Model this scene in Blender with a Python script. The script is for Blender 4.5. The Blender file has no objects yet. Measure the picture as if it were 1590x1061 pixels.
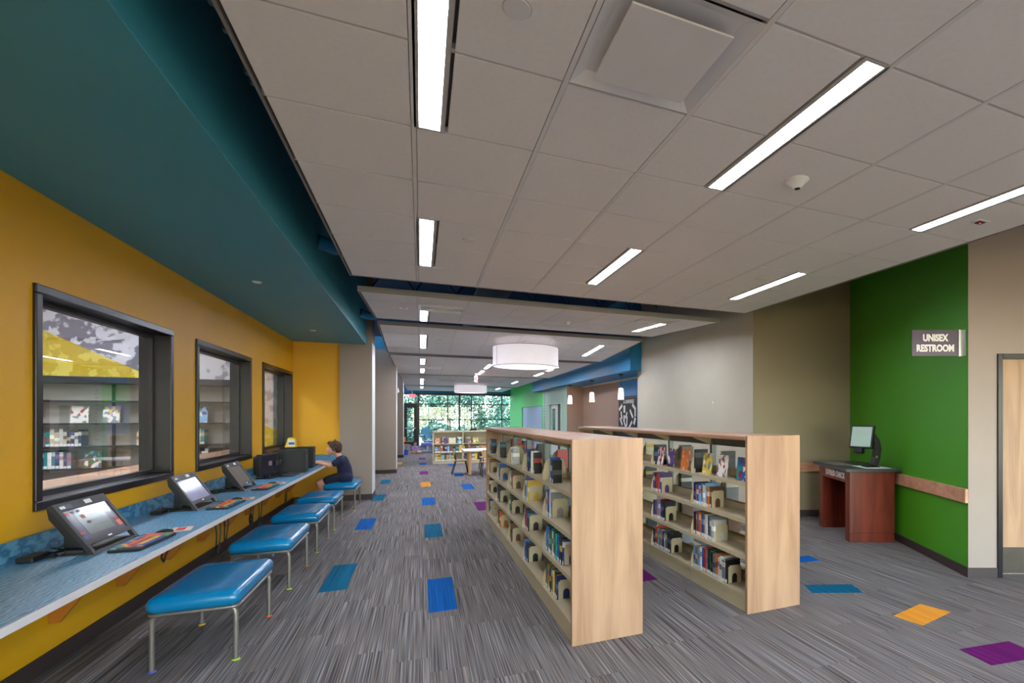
import bpy, bmesh, math, random
from mathutils import Vector, Matrix

# ---------------------------------------------------------------- camera, world, exposure
S = bpy.context.scene
C = S.collection
PI = math.pi
TH, EYE, FPX = 0.3955, 1.53, 766.12
cs, sn = math.cos(TH), math.sin(TH)
cam_d = bpy.data.cameras.new('camera')
cam = bpy.data.objects.new('camera', cam_d)
C.objects.link(cam)
cam.location = (0, 0, EYE)
cam.rotation_euler = (PI / 2, 0, -TH)
cam_d.sensor_width = 36.0
cam_d.lens = FPX / 1590.0 * 36.0
cam_d.shift_x = (795 - 973.48) / 1590.0
cam_d.shift_y = (647.5 - 530.5) / 1590.0
cam_d.clip_start = 0.05
S.camera = cam

W = bpy.data.worlds.new('sky')
S.world = W
W.use_nodes = True
nt = W.node_tree
for n in list(nt.nodes):
    nt.nodes.remove(n)
wo = nt.nodes.new('ShaderNodeOutputWorld')
wb = nt.nodes.new('ShaderNodeBackground')
sk = nt.nodes.new('ShaderNodeTexSky')
sk.sky_type = 'NISHITA'
sk.sun_disc = False
sk.sun_elevation = math.radians(48)
sk.sun_rotation = math.radians(200)
wb.inputs['Strength'].default_value = 0.58
nt.links.new(sk.outputs[0], wb.inputs[0])
nt.links.new(wb.outputs[0], wo.inputs[0])

sun_d = bpy.data.lights.new('sun', 'SUN')
sun_d.energy = 3.0
sun_d.angle = math.radians(1.0)
sun_d.color = (1.0, 0.95, 0.86)
sun = bpy.data.objects.new('sun', sun_d)
C.objects.link(sun)
sun.rotation_euler = (math.radians(48), 0, 0)

S.view_settings.view_transform = 'Standard'
S.view_settings.look = 'None'
S.view_settings.gamma = 1.0
S.view_settings.use_curve_mapping = False
S.view_settings.exposure = 2.05
LAMP = 15.0            # luminous strength of the ceiling strips

R = random.Random(11)

# ---------------------------------------------------------------- materials
def lin(c):
    return tuple(((v / 255.0) / 12.92 if v / 255.0 <= 0.04045 else ((v / 255.0 + 0.055) / 1.055) ** 2.4) for v in c)

MATS = {}
def newmat(name):
    m = bpy.data.materials.new(name)
    m.use_nodes = True
    t = m.node_tree
    for n in list(t.nodes):
        t.nodes.remove(n)
    o = t.nodes.new('ShaderNodeOutputMaterial')
    b = t.nodes.new('ShaderNodeBsdfPrincipled')
    t.links.new(b.outputs[0], o.inputs[0])
    MATS[name] = m
    return m, t, b

def mat(name, col, rough=0.55, metal=0.0, var=0.06, scale=6.0, bump=0.0, bscale=200.0, emis=0.0, ecol=None, coat=0.0, spec=0.5, stretch=None):
    if name in MATS:
        return MATS[name]
    m, t, b = newmat(name)
    L = t.links
    c = lin(col)
    tc = t.nodes.new('ShaderNodeTexCoord')
    nz = t.nodes.new('ShaderNodeTexNoise')
    nz.inputs['Scale'].default_value = scale
    nz.inputs['Detail'].default_value = 3
    if stretch:
        mp = t.nodes.new('ShaderNodeMapping')
        mp.inputs['Scale'].default_value = stretch
        L.new(tc.outputs['Object'], mp.inputs[0]); L.new(mp.outputs[0], nz.inputs['Vector'])
    else:
        L.new(tc.outputs['Object'], nz.inputs['Vector'])
    rp = t.nodes.new('ShaderNodeValToRGB')
    rp.color_ramp.elements[0].position = 0.3
    rp.color_ramp.elements[1].position = 0.7
    rp.color_ramp.elements[0].color = tuple(max(0, v * (1 - var)) for v in c) + (1,)
    rp.color_ramp.elements[1].color = tuple(min(1, v * (1 + var)) for v in c) + (1,)
    L.new(nz.outputs['Fac'], rp.inputs[0])
    L.new(rp.outputs[0], b.inputs['Base Color'])
    b.inputs['Roughness'].default_value = rough
    b.inputs['Metallic'].default_value = metal
    b.inputs['Specular IOR Level'].default_value = spec
    b.inputs['Coat Weight'].default_value = coat
    if bump:
        n2 = t.nodes.new('ShaderNodeTexNoise')
        n2.inputs['Scale'].default_value = bscale
        n2.inputs['Detail'].default_value = 2
        L.new(tc.outputs['Object'], n2.inputs['Vector'])
        bp = t.nodes.new('ShaderNodeBump')
        bp.inputs['Strength'].default_value = bump
        bp.inputs['Distance'].default_value = 0.002
        L.new(n2.outputs['Fac'], bp.inputs['Height'])
        L.new(bp.outputs[0], b.inputs['Normal'])
    if emis:
        b.inputs['Emission Color'].default_value = (lin(ecol) if ecol else c) + (1,)
        b.inputs['Emission Strength'].default_value = emis
    return m

def wood(name, c1, c2, rough=0.45, axis=2, scale=1.0):
    """grain stretched along one axis, with darker cathedral figure"""
    if name in MATS:
        return MATS[name]
    m, t, b = newmat(name)
    L = t.links
    tc = t.nodes.new('ShaderNodeTexCoord')
    mp = t.nodes.new('ShaderNodeMapping')
    sc = [9.0 * scale] * 3
    sc[axis] = 0.9 * scale
    mp.inputs['Scale'].default_value = sc
    L.new(tc.outputs['Object'], mp.inputs[0])
    n1 = t.nodes.new('ShaderNodeTexNoise')
    n1.inputs['Scale'].default_value = 1.0
    n1.inputs['Detail'].default_value = 5
    n1.inputs['Distortion'].default_value = 0.6
    L.new(mp.outputs[0], n1.inputs['Vector'])
    mp2 = t.nodes.new('ShaderNodeMapping')
    sc2 = [120.0] * 3
    sc2[axis] = 3.0
    mp2.inputs['Scale'].default_value = sc2
    L.new(tc.outputs['Object'], mp2.inputs[0])
    n2 = t.nodes.new('ShaderNodeTexNoise')
    n2.inputs['Scale'].default_value = 1.0
    n2.inputs['Detail'].default_value = 2
    L.new(mp2.outputs[0], n2.inputs['Vector'])
    mx = t.nodes.new('ShaderNodeMath'); mx.operation = 'MULTIPLY_ADD'
    mx.inputs[1].default_value = 0.35
    L.new(n2.outputs['Fac'], mx.inputs[0]); L.new(n1.outputs['Fac'], mx.inputs[2])
    rp = t.nodes.new('ShaderNodeValToRGB')
    rp.color_ramp.elements[0].position = 0.45
    rp.color_ramp.elements[1].position = 0.85
    rp.color_ramp.elements[0].color = lin(c1) + (1,)
    rp.color_ramp.elements[1].color = lin(c2) + (1,)
    L.new(mx.outputs[0], rp.inputs[0])
    L.new(rp.outputs[0], b.inputs['Base Color'])
    b.inputs['Roughness'].default_value = rough
    return m

def carpet(name, cols, tint=True):
    if name in MATS:
        return MATS[name]
    m, t, b = newmat(name)
    L = t.links
    geo = t.nodes.new('ShaderNodeNewGeometry')
    oi = t.nodes.new('ShaderNodeObjectInfo')
    at = t.nodes.new('ShaderNodeAttribute'); at.attribute_name = 'plank'
    ad = t.nodes.new('ShaderNodeMath'); ad.operation = 'ADD'
    L.new(oi.outputs['Random'], ad.inputs[0]); L.new(at.outputs['Fac'], ad.inputs[1])
    ml = t.nodes.new('ShaderNodeMath'); ml.operation = 'MULTIPLY'; ml.inputs[1].default_value = 23.0
    L.new(ad.outputs[0], ml.inputs[0])
    cv = t.nodes.new('ShaderNodeCombineXYZ')
    L.new(ml.outputs[0], cv.inputs[0]); L.new(ml.outputs[0], cv.inputs[1])
    va = t.nodes.new('ShaderNodeVectorMath'); va.operation = 'ADD'
    L.new(geo.outputs['Position'], va.inputs[0]); L.new(cv.outputs[0], va.inputs[1])
    def nz(sc, det):
        mp = t.nodes.new('ShaderNodeMapping'); mp.inputs['Scale'].default_value = sc
        L.new(va.outputs[0], mp.inputs[0])
        n = t.nodes.new('ShaderNodeTexNoise'); n.inputs['Scale'].default_value = 1.0; n.inputs['Detail'].default_value = det
        L.new(mp.outputs[0], n.inputs['Vector'])
        return n
    a = nz((150, 1.1, 1), 2)
    rp = t.nodes.new('ShaderNodeValToRGB')
    e = rp.color_ramp.elements
    e[0].position = 0.30; e[1].position = 0.72
    e[0].color = lin(cols[0]) + (1,); e[1].color = lin(cols[-1]) + (1,)
    for i, c in enumerate(cols[1:-1]):
        q = e.new(0.30 + 0.42 * (i + 1) / (len(cols) - 1)); q.color = lin(c) + (1,)
    L.new(a.outputs['Fac'], rp.inputs[0])
    out = rp.outputs[0]
    if tint:
        h = nz((80, .8, 1), 1)
        r2 = t.nodes.new('ShaderNodeValToRGB')
        f = r2.color_ramp.elements
        f[0].position = 0.36; f[0].color = (1.0, 0.90, 0.82, 1)
        f[1].position = 0.64; f[1].color = (0.92, 0.97, 1.0, 1)
        L.new(h.outputs['Fac'], r2.inputs[0])
        mm = t.nodes.new('ShaderNodeMix'); mm.data_type = 'RGBA'; mm.blend_type = 'MULTIPLY'; mm.inputs[0].default_value = 1.0
        L.new(out, mm.inputs[6]); L.new(r2.outputs[0], mm.inputs[7])
        out = mm.outputs[2]
    L.new(out, b.inputs['Base Color'])
    b.inputs['Roughness'].default_value = 0.95
    b.inputs['Specular IOR Level'].default_value = 0.15
    w = nz((260, 120, 1), 1)
    bp = t.nodes.new('ShaderNodeBump'); bp.inputs['Strength'].default_value = 0.25; bp.inputs['Distance'].default_value = 0.002
    L.new(w.outputs['Fac'], bp.inputs['Height']); L.new(bp.outputs[0], b.inputs['Normal'])
    return m

def glass(name, tint=(1, 1, 1), refl=0.09, rough=0.0):
    if name in MATS:
        return MATS[name]
    m = bpy.data.materials.new(name); m.use_nodes = True
    t = m.node_tree
    for n in list(t.nodes):
        t.nodes.remove(n)
    o = t.nodes.new('ShaderNodeOutputMaterial')
    tr = t.nodes.new('ShaderNodeBsdfTransparent'); tr.inputs[0].default_value = tint + (1,)
    gl = t.nodes.new('ShaderNodeBsdfGlossy'); gl.inputs['Roughness'].default_value = rough
    fc = t.nodes.new('ShaderNodeLayerWeight')
    lw = t.nodes.new('ShaderNodeMath'); lw.operation = 'POWER'; lw.inputs[1].default_value = 4.0
    t.links.new(fc.outputs['Facing'], lw.inputs[0])
    ad = t.nodes.new('ShaderNodeMath'); ad.operation = 'MULTIPLY_ADD'; ad.inputs[1].default_value = 0.8; ad.inputs[2].default_value = refl; ad.use_clamp = True
    mx = t.nodes.new('ShaderNodeMixShader')
    t.links.new(lw.outputs[0], ad.inputs[0]); t.links.new(ad.outputs[0], mx.inputs[0])
    t.links.new(tr.outputs[0], mx.inputs[1]); t.links.new(gl.outputs[0], mx.inputs[2]); t.links.new(mx.outputs[0], o.inputs[0])
    MATS[name] = m
    return m

def printed(name, base, seed, cols, scale=9.0):
    """flat print of a cover: blocks of colour"""
    if name in MATS:
        return MATS[name]
    m, t, b = newmat(name)
    L = t.links
    tc = t.nodes.new('ShaderNodeTexCoord')
    mp = t.nodes.new('ShaderNodeMapping'); mp.inputs['Location'].default_value = (seed * 3.1, seed * 1.7, seed)
    L.new(tc.outputs['Object'], mp.inputs[0])
    v = t.nodes.new('ShaderNodeTexVoronoi'); v.inputs['Scale'].default_value = scale
    L.new(mp.outputs[0], v.inputs['Vector'])
    sp = t.nodes.new('ShaderNodeSeparateColor')
    L.new(v.outputs['Color'], sp.inputs[0])
    rp = t.nodes.new('ShaderNodeValToRGB'); rp.color_ramp.interpolation = 'CONSTANT'
    e = rp.color_ramp.elements
    e[0].color = lin(base) + (1,); e[0].position = 0
    e[1].color = lin(cols[0]) + (1,); e[1].position = 0.55
    for i, c in enumerate(cols[1:]):
        q = e.new(0.7 + 0.15 * i); q.color = lin(c) + (1,)
    L.new(sp.outputs[0], rp.inputs[0])
    L.new(rp.outputs[0], b.inputs['Base Color'])
    b.inputs['Roughness'].default_value = 0.35
    return m

M_yellow = mat('yellow_paint', (218, 157, 0), 0.5, var=0.03, scale=2)
M_blue = mat('blue_paint', (14, 116, 164), 0.5, var=0.03, scale=2)
M_blue_bounce = mat('teal_blue_paint', (58, 146, 164), 0.5, var=0.03, scale=2)  # soffit blue, greened and lightened for bounce off the yellow wall
M_navy = mat('deck_blue_paint', (4, 62, 112), 0.7, var=0.15, scale=3)
M_taupe = mat('taupe_paint', (146, 130, 118), 0.55, var=0.03, scale=2)
M_taupe2 = mat('warm_grey_paint', (158, 140, 131), 0.55, var=0.03, scale=2)
M_light = mat('light_greige_paint', (190, 181, 162), 0.55, var=0.03, scale=2)
M_dark = mat('dark_greige_paint', (142, 127, 99), 0.55, var=0.03, scale=2)
M_brown = mat('brown_paint', (146, 118, 102), 0.55, var=0.03, scale=2)
M_pale = mat('pale_green_paint', (166, 190, 172), 0.55, var=0.03, scale=2)
M_green = mat('green_paint', (68, 146, 16), 0.5, var=0.03, scale=2)
M_green2 = mat('bright_green_paint', (38, 176, 70), 0.5, var=0.03, scale=2)
M_base = mat('dark_brown_base', (58, 44, 42), 0.6, var=0.08)
M_tile = mat('acoustic_tile', (238, 233, 231), 0.9, var=0.02, scale=40, bump=0.25, bscale=350, spec=0.1)
M_grid = mat('ceiling_grid_metal', (190, 184, 182), 0.5, var=0.02)
M_fascia = mat('cloud_fascia', (138, 131, 129), 0.5, var=0.03)
M_frame = mat('dark_frame_metal', (40, 36, 40), 0.30, metal=0.45, var=0.05)
M_black = mat('black_plastic', (12, 11, 13), 0.5, var=0.1)
M_dkgrey = mat('charcoal_plastic', (34, 32, 33), 0.5, var=0.08)
M_glass = glass('window_glass', (0.97, 0.985, 0.98), 0.055)
M_glassx = glass('far_glass', (0.92, 0.98, 0.97), 0.03)
M_maple = wood('maple_wood', (152, 110, 82), (184, 143, 111), 0.42, axis=2)
M_mapleh = wood('maple_wood_along', (152, 110, 82), (184, 143, 111), 0.42, axis=1)
M_cream = mat('cream_steel', (184, 168, 136), 0.42, var=0.03)
M_steel = mat('grey_steel', (104, 108, 108), 0.4, metal=0.5, var=0.06)
M_vinyl = mat('blue_vinyl', (0, 112, 160), 0.27, var=0.03, scale=30, bump=0.05, bscale=500, coat=0.25)
M_leg = mat('grey_metal_leg', (138, 128, 122), 0.38, metal=0.6, var=0.04)
M_lam_edge = mat('pale_laminate_edge', (212, 204, 204), 0.45, var=0.03)
M_lens = mat('light_lens', (255, 253, 250), 0.5, var=0.0, emis=LAMP, ecol=(230, 239, 255))
M_lens_b = mat('bright_light_lens', (255, 253, 250), 0.5, var=0.0, emis=LAMP * 1.9, ecol=(230, 239, 255))
M_white = mat('white_enamel', (226, 222, 222), 0.45, var=0.02)
M_paper = mat('book_pages', (226, 216, 196), 0.9, var=0.08, scale=60)
M_label = mat('white_label', (232, 230, 226), 0.6, var=0.03)
M_mahog = wood('mahogany_wood', (78, 24, 12), (126, 46, 28), 0.35, axis=2)
M_counter = mat('charcoal_laminate', (58, 58, 60), 0.4, var=0.12, scale=40)
M_skin = mat('skin', (206, 150, 124), 0.55, var=0.05, scale=12)
M_navyc = mat('navy_cloth', (26, 30, 62), 0.9, var=0.12, scale=20)
M_hair = mat('brown_hair', (72, 42, 28), 0.7, var=0.3, scale=60)

# blue laminate desk top: fine wavy figure
def laminate():
    m, t, b = newmat('blue_wave_laminate')
    L = t.links
    tc = t.nodes.new('ShaderNodeTexCoord')
    mp = t.nodes.new('ShaderNodeMapping'); mp.inputs['Scale'].default_value = (1.0, 0.55, 1.0)
    L.new(tc.outputs['Object'], mp.inputs[0])
    w = t.nodes.new('ShaderNodeTexWave'); w.inputs['Scale'].default_value = 15; w.inputs['Distortion'].default_value = 9
    w.inputs['Detail'].default_value = 2; w.inputs['Detail Scale'].default_value = 1.2
    L.new(mp.outputs[0], w.inputs['Vector'])
    rp = t.nodes.new('ShaderNodeValToRGB')
    rp.color_ramp.elements[0].color = lin((40, 98, 134)) + (1,)
    rp.color_ramp.elements[1].color = lin((104, 156, 184)) + (1,)
    L.new(w.outputs['Fac'], rp.inputs[0]); L.new(rp.outputs[0], b.inputs['Base Color'])
    b.inputs['Roughness'].default_value = 0.38
laminate()
M_lam = MATS['blue_wave_laminate']

# ---------------------------------------------------------------- mesh helpers
class MB:
    def __init__(s):
        s.v, s.f, s.m = [], [], []
    def add(s, vs, fs, mi=0, X=None):
        o = len(s.v)
        s.v += [tuple(X @ Vector(p)) if X is not None else tuple(p) for p in vs]
        s.f += [tuple(i + o for i in q) for q in fs]
        s.m += [mi] * len(fs)
        return s
    def box(s, x0, x1, y0, y1, z0, z1, mi=0, X=None):
        vs = [(x, y, z) for z in (z0, z1) for y in (y0, y1) for x in (x0, x1)]
        return s.add(vs, [(0, 2, 3, 1), (4, 5, 7, 6), (0, 1, 5, 4), (2, 6, 7, 3), (0, 4, 6, 2), (1, 3, 7, 5)], mi, X)
    def prism(s, poly, z0, z1, mi=0, X=None):
        a = sum(poly[i][0] * poly[(i + 1) % len(poly)][1] - poly[(i + 1) % len(poly)][0] * poly[i][1] for i in range(len(poly)))
        if a < 0:
            poly = poly[::-1]
        n = len(poly)
        vs = [(p[0], p[1], z0) for p in poly] + [(p[0], p[1], z1) for p in poly]
        fs = [tuple(range(n))[::-1], tuple(range(n, 2 * n))] + [(i, (i + 1) % n, n + (i + 1) % n, n + i) for i in range(n)]
        return s.add(vs, fs, mi, X)
    def tube(s, pts, r, n=8, mi=0, X=None, cap=True):
        pts = [Vector(p) for p in pts]
        rr = r if isinstance(r, (list, tuple)) else [r] * len(pts)
        vs, up = [], None
        for i, p in enumerate(pts):
            d = (pts[min(i + 1, len(pts) - 1)] - pts[max(i - 1, 0)]).normalized()
            if up is None:
                up = d.orthogonal().normalized()
            else:
                up = (up - d * up.dot(d))
                up = up.normalized() if up.length > 1e-5 else d.orthogonal().normalized()
            b = d.cross(up)
            vs += [p + (up * math.cos(2 * PI * k / n) + b * math.sin(2 * PI * k / n)) * rr[i] for k in range(n)]
        fs = []
        for i in range(len(pts) - 1):
            for k in range(n):
                k2 = (k + 1) % n
                fs.append((i * n + k, i * n + k2, (i + 1) * n + k2, (i + 1) * n + k))
        if cap:
            fs.append(tuple(range(n))[::-1]); fs.append(tuple(range((len(pts) - 1) * n, len(pts) * n)))
        return s.add(vs, fs, mi, X)
    def lathe(s, prof, n=24, c=(0, 0, 0), mi=0, X=None, close=False):
        vs = [(c[0] + r * math.cos(2 * PI * k / n), c[1] + r * math.sin(2 * PI * k / n), c[2] + z) for r, z in prof for k in range(n)]
        fs = []
        m = len(prof)
        for i in range(m - 1 + (1 if close else 0)):
            j = (i + 1) % m
            for k in range(n):
                k2 = (k + 1) % n
                fs.append((i * n + k, i * n + k2, j * n + k2, j * n + k))
        if not close:
            if prof[0][0] > 1e-6: fs.append(tuple(range(n))[::-1])
            if prof[-1][0] > 1e-6: fs.append(tuple(range((m - 1) * n, m * n)))
        return s.add(vs, fs, mi, X)
    def cap(s, p0, p1, r0, r1, n=12, mi=0, X=None):
        """tapered capsule"""
        p0, p1 = Vector(p0), Vector(p1)
        d = (p1 - p0); L = d.length; d = d / L if L > 1e-6 else Vector((0, 0, 1))
        pts, rs = [], []
        for a in (-85, -60, -30):
            pts.append(p0 + d * r0 * math.sin(math.radians(a))); rs.append(r0 * math.cos(math.radians(a)))
        pts += [p0, p1]; rs += [r0, r1]
        for a in (30, 60, 85):
            pts.append(p1 + d * r1 * math.sin(math.radians(a))); rs.append(r1 * math.cos(math.radians(a)))
        return s.tube(pts, rs, n, mi, X)
    def ell(s, c, rx, ry, rz, nu=16, nv=10, mi=0, X=None):
        vs, fs = [], []
        for i in range(nv + 1):
            a = -PI / 2 + PI * i / nv
            a = max(-PI / 2 + 0.02, min(PI / 2 - 0.02, a))
            for k in range(nu):
                b = 2 * PI * k / nu
                vs.append((c[0] + rx * math.cos(a) * math.cos(b), c[1] + ry * math.cos(a) * math.sin(b), c[2] + rz * math.sin(a)))
        for i in range(nv):
            for k in range(nu):
                k2 = (k + 1) % nu
                fs.append((i * nu + k, i * nu + k2, (i + 1) * nu + k2, (i + 1) * nu + k))
        fs.append(tuple(range(nu))[::-1]); fs.append(tuple(range(nv * nu, (nv + 1) * nu)))
        return s.add(vs, fs, mi, X)
    def mesh(s, name, mats, smooth=None):
        me = bpy.data.meshes.new(name)
        me.from_pydata(s.v, [], s.f)
        for m in (mats if isinstance(mats, (list, tuple)) else [mats]):
            me.materials.append(m)
        if any(s.m):
            me.polygons.foreach_set('material_index', s.m)
        if smooth:
            me.polygons.foreach_set('use_smooth', [True] * len(me.polygons))
            me.set_sharp_from_angle(angle=math.radians(smooth))
        me.update()
        return me
    def build(s, name, mats, parent=None, smooth=None, loc=None, rot=None, bev=0):
        return obj(name, s.mesh(name, mats, smooth), parent, loc, rot, bev)

def obj(name, me, parent=None, loc=None, rot=None, bev=0, scale=None):
    o = bpy.data.objects.new(name, me)
    C.objects.link(o)
    if parent is not None: o.parent = parent
    if loc is not None: o.location = loc
    if rot is not None: o.rotation_euler = rot
    if scale is not None: o.scale = scale
    if bev:
        b = o.modifiers.new('bevel', 'BEVEL'); b.width = bev; b.segments = 2; b.limit_method = 'ANGLE'
    return o

def tag(o, label, cat, group=None, kind=None):
    o['label'] = label; o['category'] = cat
    if group: o['group'] = group
    if kind: o['kind'] = kind
    return o

def thing(name, label, cat, loc=(0, 0, 0), rz=0.0, group=None, kind=None):
    o = bpy.data.objects.new(name, None)
    o.empty_display_size = 0.1
    C.objects.link(o)
    o.location = loc; o.rotation_euler = (0, 0, rz)
    return tag(o, label, cat, group, kind)

def struct(name, mb, m, label, cat, **k):
    return tag(mb.build(name, m, **k), label, cat, kind='structure')

def dup(o, parent=None):
    c = o.copy(); C.objects.link(c); c.parent = parent
    for ch in list(o.children):
        dup(ch, c)
    return c

def text_mesh(name, s, size, m, extrude=0.001, bold=0.0, align='CENTER', sx=1.0):
    cu = bpy.data.curves.new(name, 'FONT')
    cu.body = s; cu.size = size; cu.extrude = extrude; cu.offset = bold
    cu.align_x = align; cu.align_y = 'CENTER'; cu.resolution_u = 3
    o = bpy.data.objects.new(name, cu)
    C.objects.link(o)
    dg = bpy.context.evaluated_depsgraph_get()
    me = bpy.data.meshes.new_from_object(o.evaluated_get(dg))
    bpy.data.objects.remove(o)
    me.materials.clear(); me.materials.append(m)
    if sx != 1.0:
        for v in me.vertices: v.co.x *= sx
    return me

def RF(X, Y):
    """room frame of the angled entrance part -> world x, y"""
    return (X * cs + Y * sn, -X * sn + Y * cs)
RFM = Matrix(((cs, sn, 0, 0), (-sn, cs, 0, 0), (0, 0, 1, 0), (0, 0, 0, 1)))

def pix(u, v, z):
    X = u * cs - v * sn; Y = u * sn + v * cs
    if Y < 0.1: return None
    return (973.48 + FPX * X / Y, 647.5 - FPX * (z - EYE) / Y)

ORD = ['first', 'second', 'third', 'fourth', 'fifth', 'sixth', 'seventh', 'eighth', 'ninth', 'tenth', 'eleventh', 'twelfth', 'thirteenth', 'fourteenth', 'fifteenth', 'sixteenth', 'seventeenth', 'eighteenth']

# ================================================================ FLOOR
GREYS = [(62, 56, 55), (104, 98, 96), (130, 124, 123), (166, 161, 161)]
M_carpet = carpet('striped_grey_carpet', GREYS)
floor = struct('floor', MB().box(-6.4, 10, -5.2, 28.6, -0.3, -0.006), M_carpet, 'grey striped plank carpet with scattered coloured planks', 'floor')
PW, PL = 0.2115, 0.846
plank_me = MB().box(-PW / 2 + 0.0005, PW / 2 - 0.0005, -PL / 2 + 0.0005, PL / 2 - 0.0005, -0.006, 0.0).mesh('carpet_plank', M_carpet)
def inside(u, v):
    if v > 28.4 or u < -2.0 or v < -4.9: return False
    if u > 4.7 and v > 7: return u < 5.3 and 10.6 < v < 16.7
    return u < 6.3 or v < 3
cand = []
for i in range(-10, 35):
    u = 0.155 + i * PW
    off = R.choice((0, 0.25, 0.5, 0.75)) * PL
    for j in range(-7, 36):
        v = j * PL + off
        if not inside(u, v): continue
        a = 0
        q = [pix(u + x * PW / 2, v + y * PL / 2, 0) for x, y in ((-1, -1), (1, -1), (1, 1), (-1, 1))]
        if all(q) and any(-10 < p[0] < 1600 and p[1] < 1075 for p in q):
            a = abs(sum(q[k][0] * q[(k + 1) % 4][1] - q[(k + 1) % 4][0] * q[k][1] for k in range(4)))
        cand.append((a, u, v))
cand.sort(reverse=True)
for a, u, v in cand[:280]:
    obj('carpet_plank', plank_me, floor, (u, v, 0))
rest = MB(); rnd = []
for a, u, v in cand[280:]:
    rest.box(u - PW / 2 + 0.0005, u + PW / 2 - 0.0005, v - PL / 2 + 0.0005, v + PL / 2 - 0.0005, -0.006, 0)
    rnd += [R.random()] * 6
ro = rest.build('carpet_planks', M_carpet, floor)
ro['kind'] = 'stuff'
at = ro.data.attributes.new('plank', 'FLOAT', 'FACE'); at.data.foreach_set('value', rnd)

ACC = {'blue': carpet('blue_carpet', [(0, 58, 120), (0, 84, 156), (10, 104, 176)], False),
       'teal': carpet('teal_carpet', [(0, 72, 104), (2, 92, 124), (6, 104, 138)], False),
       'purple': carpet('purple_carpet', [(70, 10, 66), (100, 16, 92), (116, 30, 108)], False),
       'orange': carpet('orange_carpet', [(198, 120, 24), (226, 148, 44), (238, 168, 70)], False)}
def accent(pts, col):
    MB().prism(pts, 0.0, 0.0018).build('accent_carpet_plank', ACC[col], floor)
def arect(u0, u1, v0, v1, col):
    accent([(u0, v0), (u1, v0), (u1, v1), (u0, v1)], col)
arect(-.828, -.610, 4.99, 5.838, 'teal'); arect(-.832, -.618, 7.54, 8.34, 'blue'); arect(-.845, -.639, 10.04, 10.82, 'teal'); arect(-.87, -.664, 12.5, 13.3, 'teal')
arect(.056, .27, 4.142, 4.99, 'blue'); arect(.046, .261, 6.73, 7.555, 'teal'); arect(.018, .236, 9.22, 10.055, 'blue'); arect(.0, .2, 11.68, 12.5, 'orange')
arect(-.032, .185, 14.18, 15.0, 'purple'); arect(-.05, .17, 16.95, 17.78, 'blue'); arect(-.066, .15, 19.1, 19.95, 'purple'); arect(-.78, -.57, 17.4, 18.2, 'orange')
arect(.83, 1.06, 10.93, 11.75, 'blue'); arect(.81, 1.03, 13.38, 14.2, 'blue'); arect(.80, 1.02, 16.25, 17.0, 'blue'); arect(.865, 1.08, 8.36, 9.2, 'purple')
arect(1.84, 2.055, 4.17, 4.99, 'purple')
accent([(3.133, 3.331), (3.549, 3.167), (3.626, 3.367), (3.213, 3.517)], 'teal')
accent([(3.348, 2.708), (3.764, 2.797), (3.828, 2.588), (3.392, 2.5)], 'orange')
accent([(3.267, 2.152), (3.694, 2.1), (3.663, 1.88), (3.236, 1.935)], 'purple')
accent([(3.50, 4.09), (3.921, 4.045), (3.94, 4.245), (3.52, 4.29)], 'blue')
accent([(2.95, 5.55), (3.4, 5.50), (3.42, 5.70), (2.97, 5.75)], 'blue')

# ================================================================ LEFT WALL, WINDOWS, SOFFIT
WU, WT = -2.09, 0.2
WIN = [(3.99, 5.73), (6.24, 7.98), (8.50, 10.24)]
ZB, ZT = 0.975, 2.315
w = MB()
w.box(WU - WT, WU, -5.2, 10.34, 0, ZB); w.box(WU - WT, WU, -5.2, 10.34, ZT, 4.4)
e0 = -5.2
for a, b in WIN:
    w.box(WU - WT, WU, e0, a, ZB, ZT); e0 = b
w.box(WU - WT, WU, e0, 10.34, ZB, ZT)
struct('wall_left', w, M_yellow, 'yellow painted wall with three dark framed interior windows', 'wall')
struct('wall_left_end', MB().box(WU - WT, -1.36, 10.34, 10.5, 0, 4.4), M_yellow, 'short yellow wall at the far end of the computer desk', 'wall')
struct('baseboard_left', MB().box(WU, WU + 0.012, -5, 10.34, 0, 0.105).box(WU, -1.36, 10.328, 10.34, 0, 0.105), M_base, 'dark brown base along the yellow wall', 'baseboard')
struct('ceiling_left', MB().box(WU, -0.925, -5.2, 10.25, 2.86, 4.35), M_blue_bounce, 'teal blue soffit above the computer desk', 'ceiling', bev=0.004)
for i, (a, b) in enumerate(WIN):
    fr = MB()
    fw = 0.055
    for (y0, y1, z0, z1) in ((a, b, ZT - fw, ZT), (a, b, ZB, ZB + fw), (a, a + fw, ZB + fw, ZT - fw), (b - fw, b, ZB + fw, ZT - fw)):
        fr.box(WU - WT - 0.01, WU + 0.018, y0, y1, z0, z1)
    wn = struct('window_%d' % (i + 1), fr, M_frame, 'dark metal framed interior window in yellow wall, %s along the desk' % ORD[i], 'window', bev=0.006)
    st = MB()
    g = 0.035
    for (y0, y1, z0, z1) in ((a + fw, b - fw, ZT - fw - g, ZT - fw), (a + fw, b - fw, ZB + fw, ZB + fw + g), (a + fw, a + fw + g, ZB + fw + g, ZT - fw - g), (b - fw - g, b - fw, ZB + fw + g, ZT - fw - g)):
        st.box(WU - 0.15, WU - 0.10, y0, y1, z0, z1)
    st.build('glazing_stop', M_frame, wn)
    MB().box(WU - 0.128, WU - 0.122, a + fw + 0.01, b - fw - 0.01, ZB + fw + 0.01, ZT - fw - 0.01).build('pane', M_glass, wn)

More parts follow.
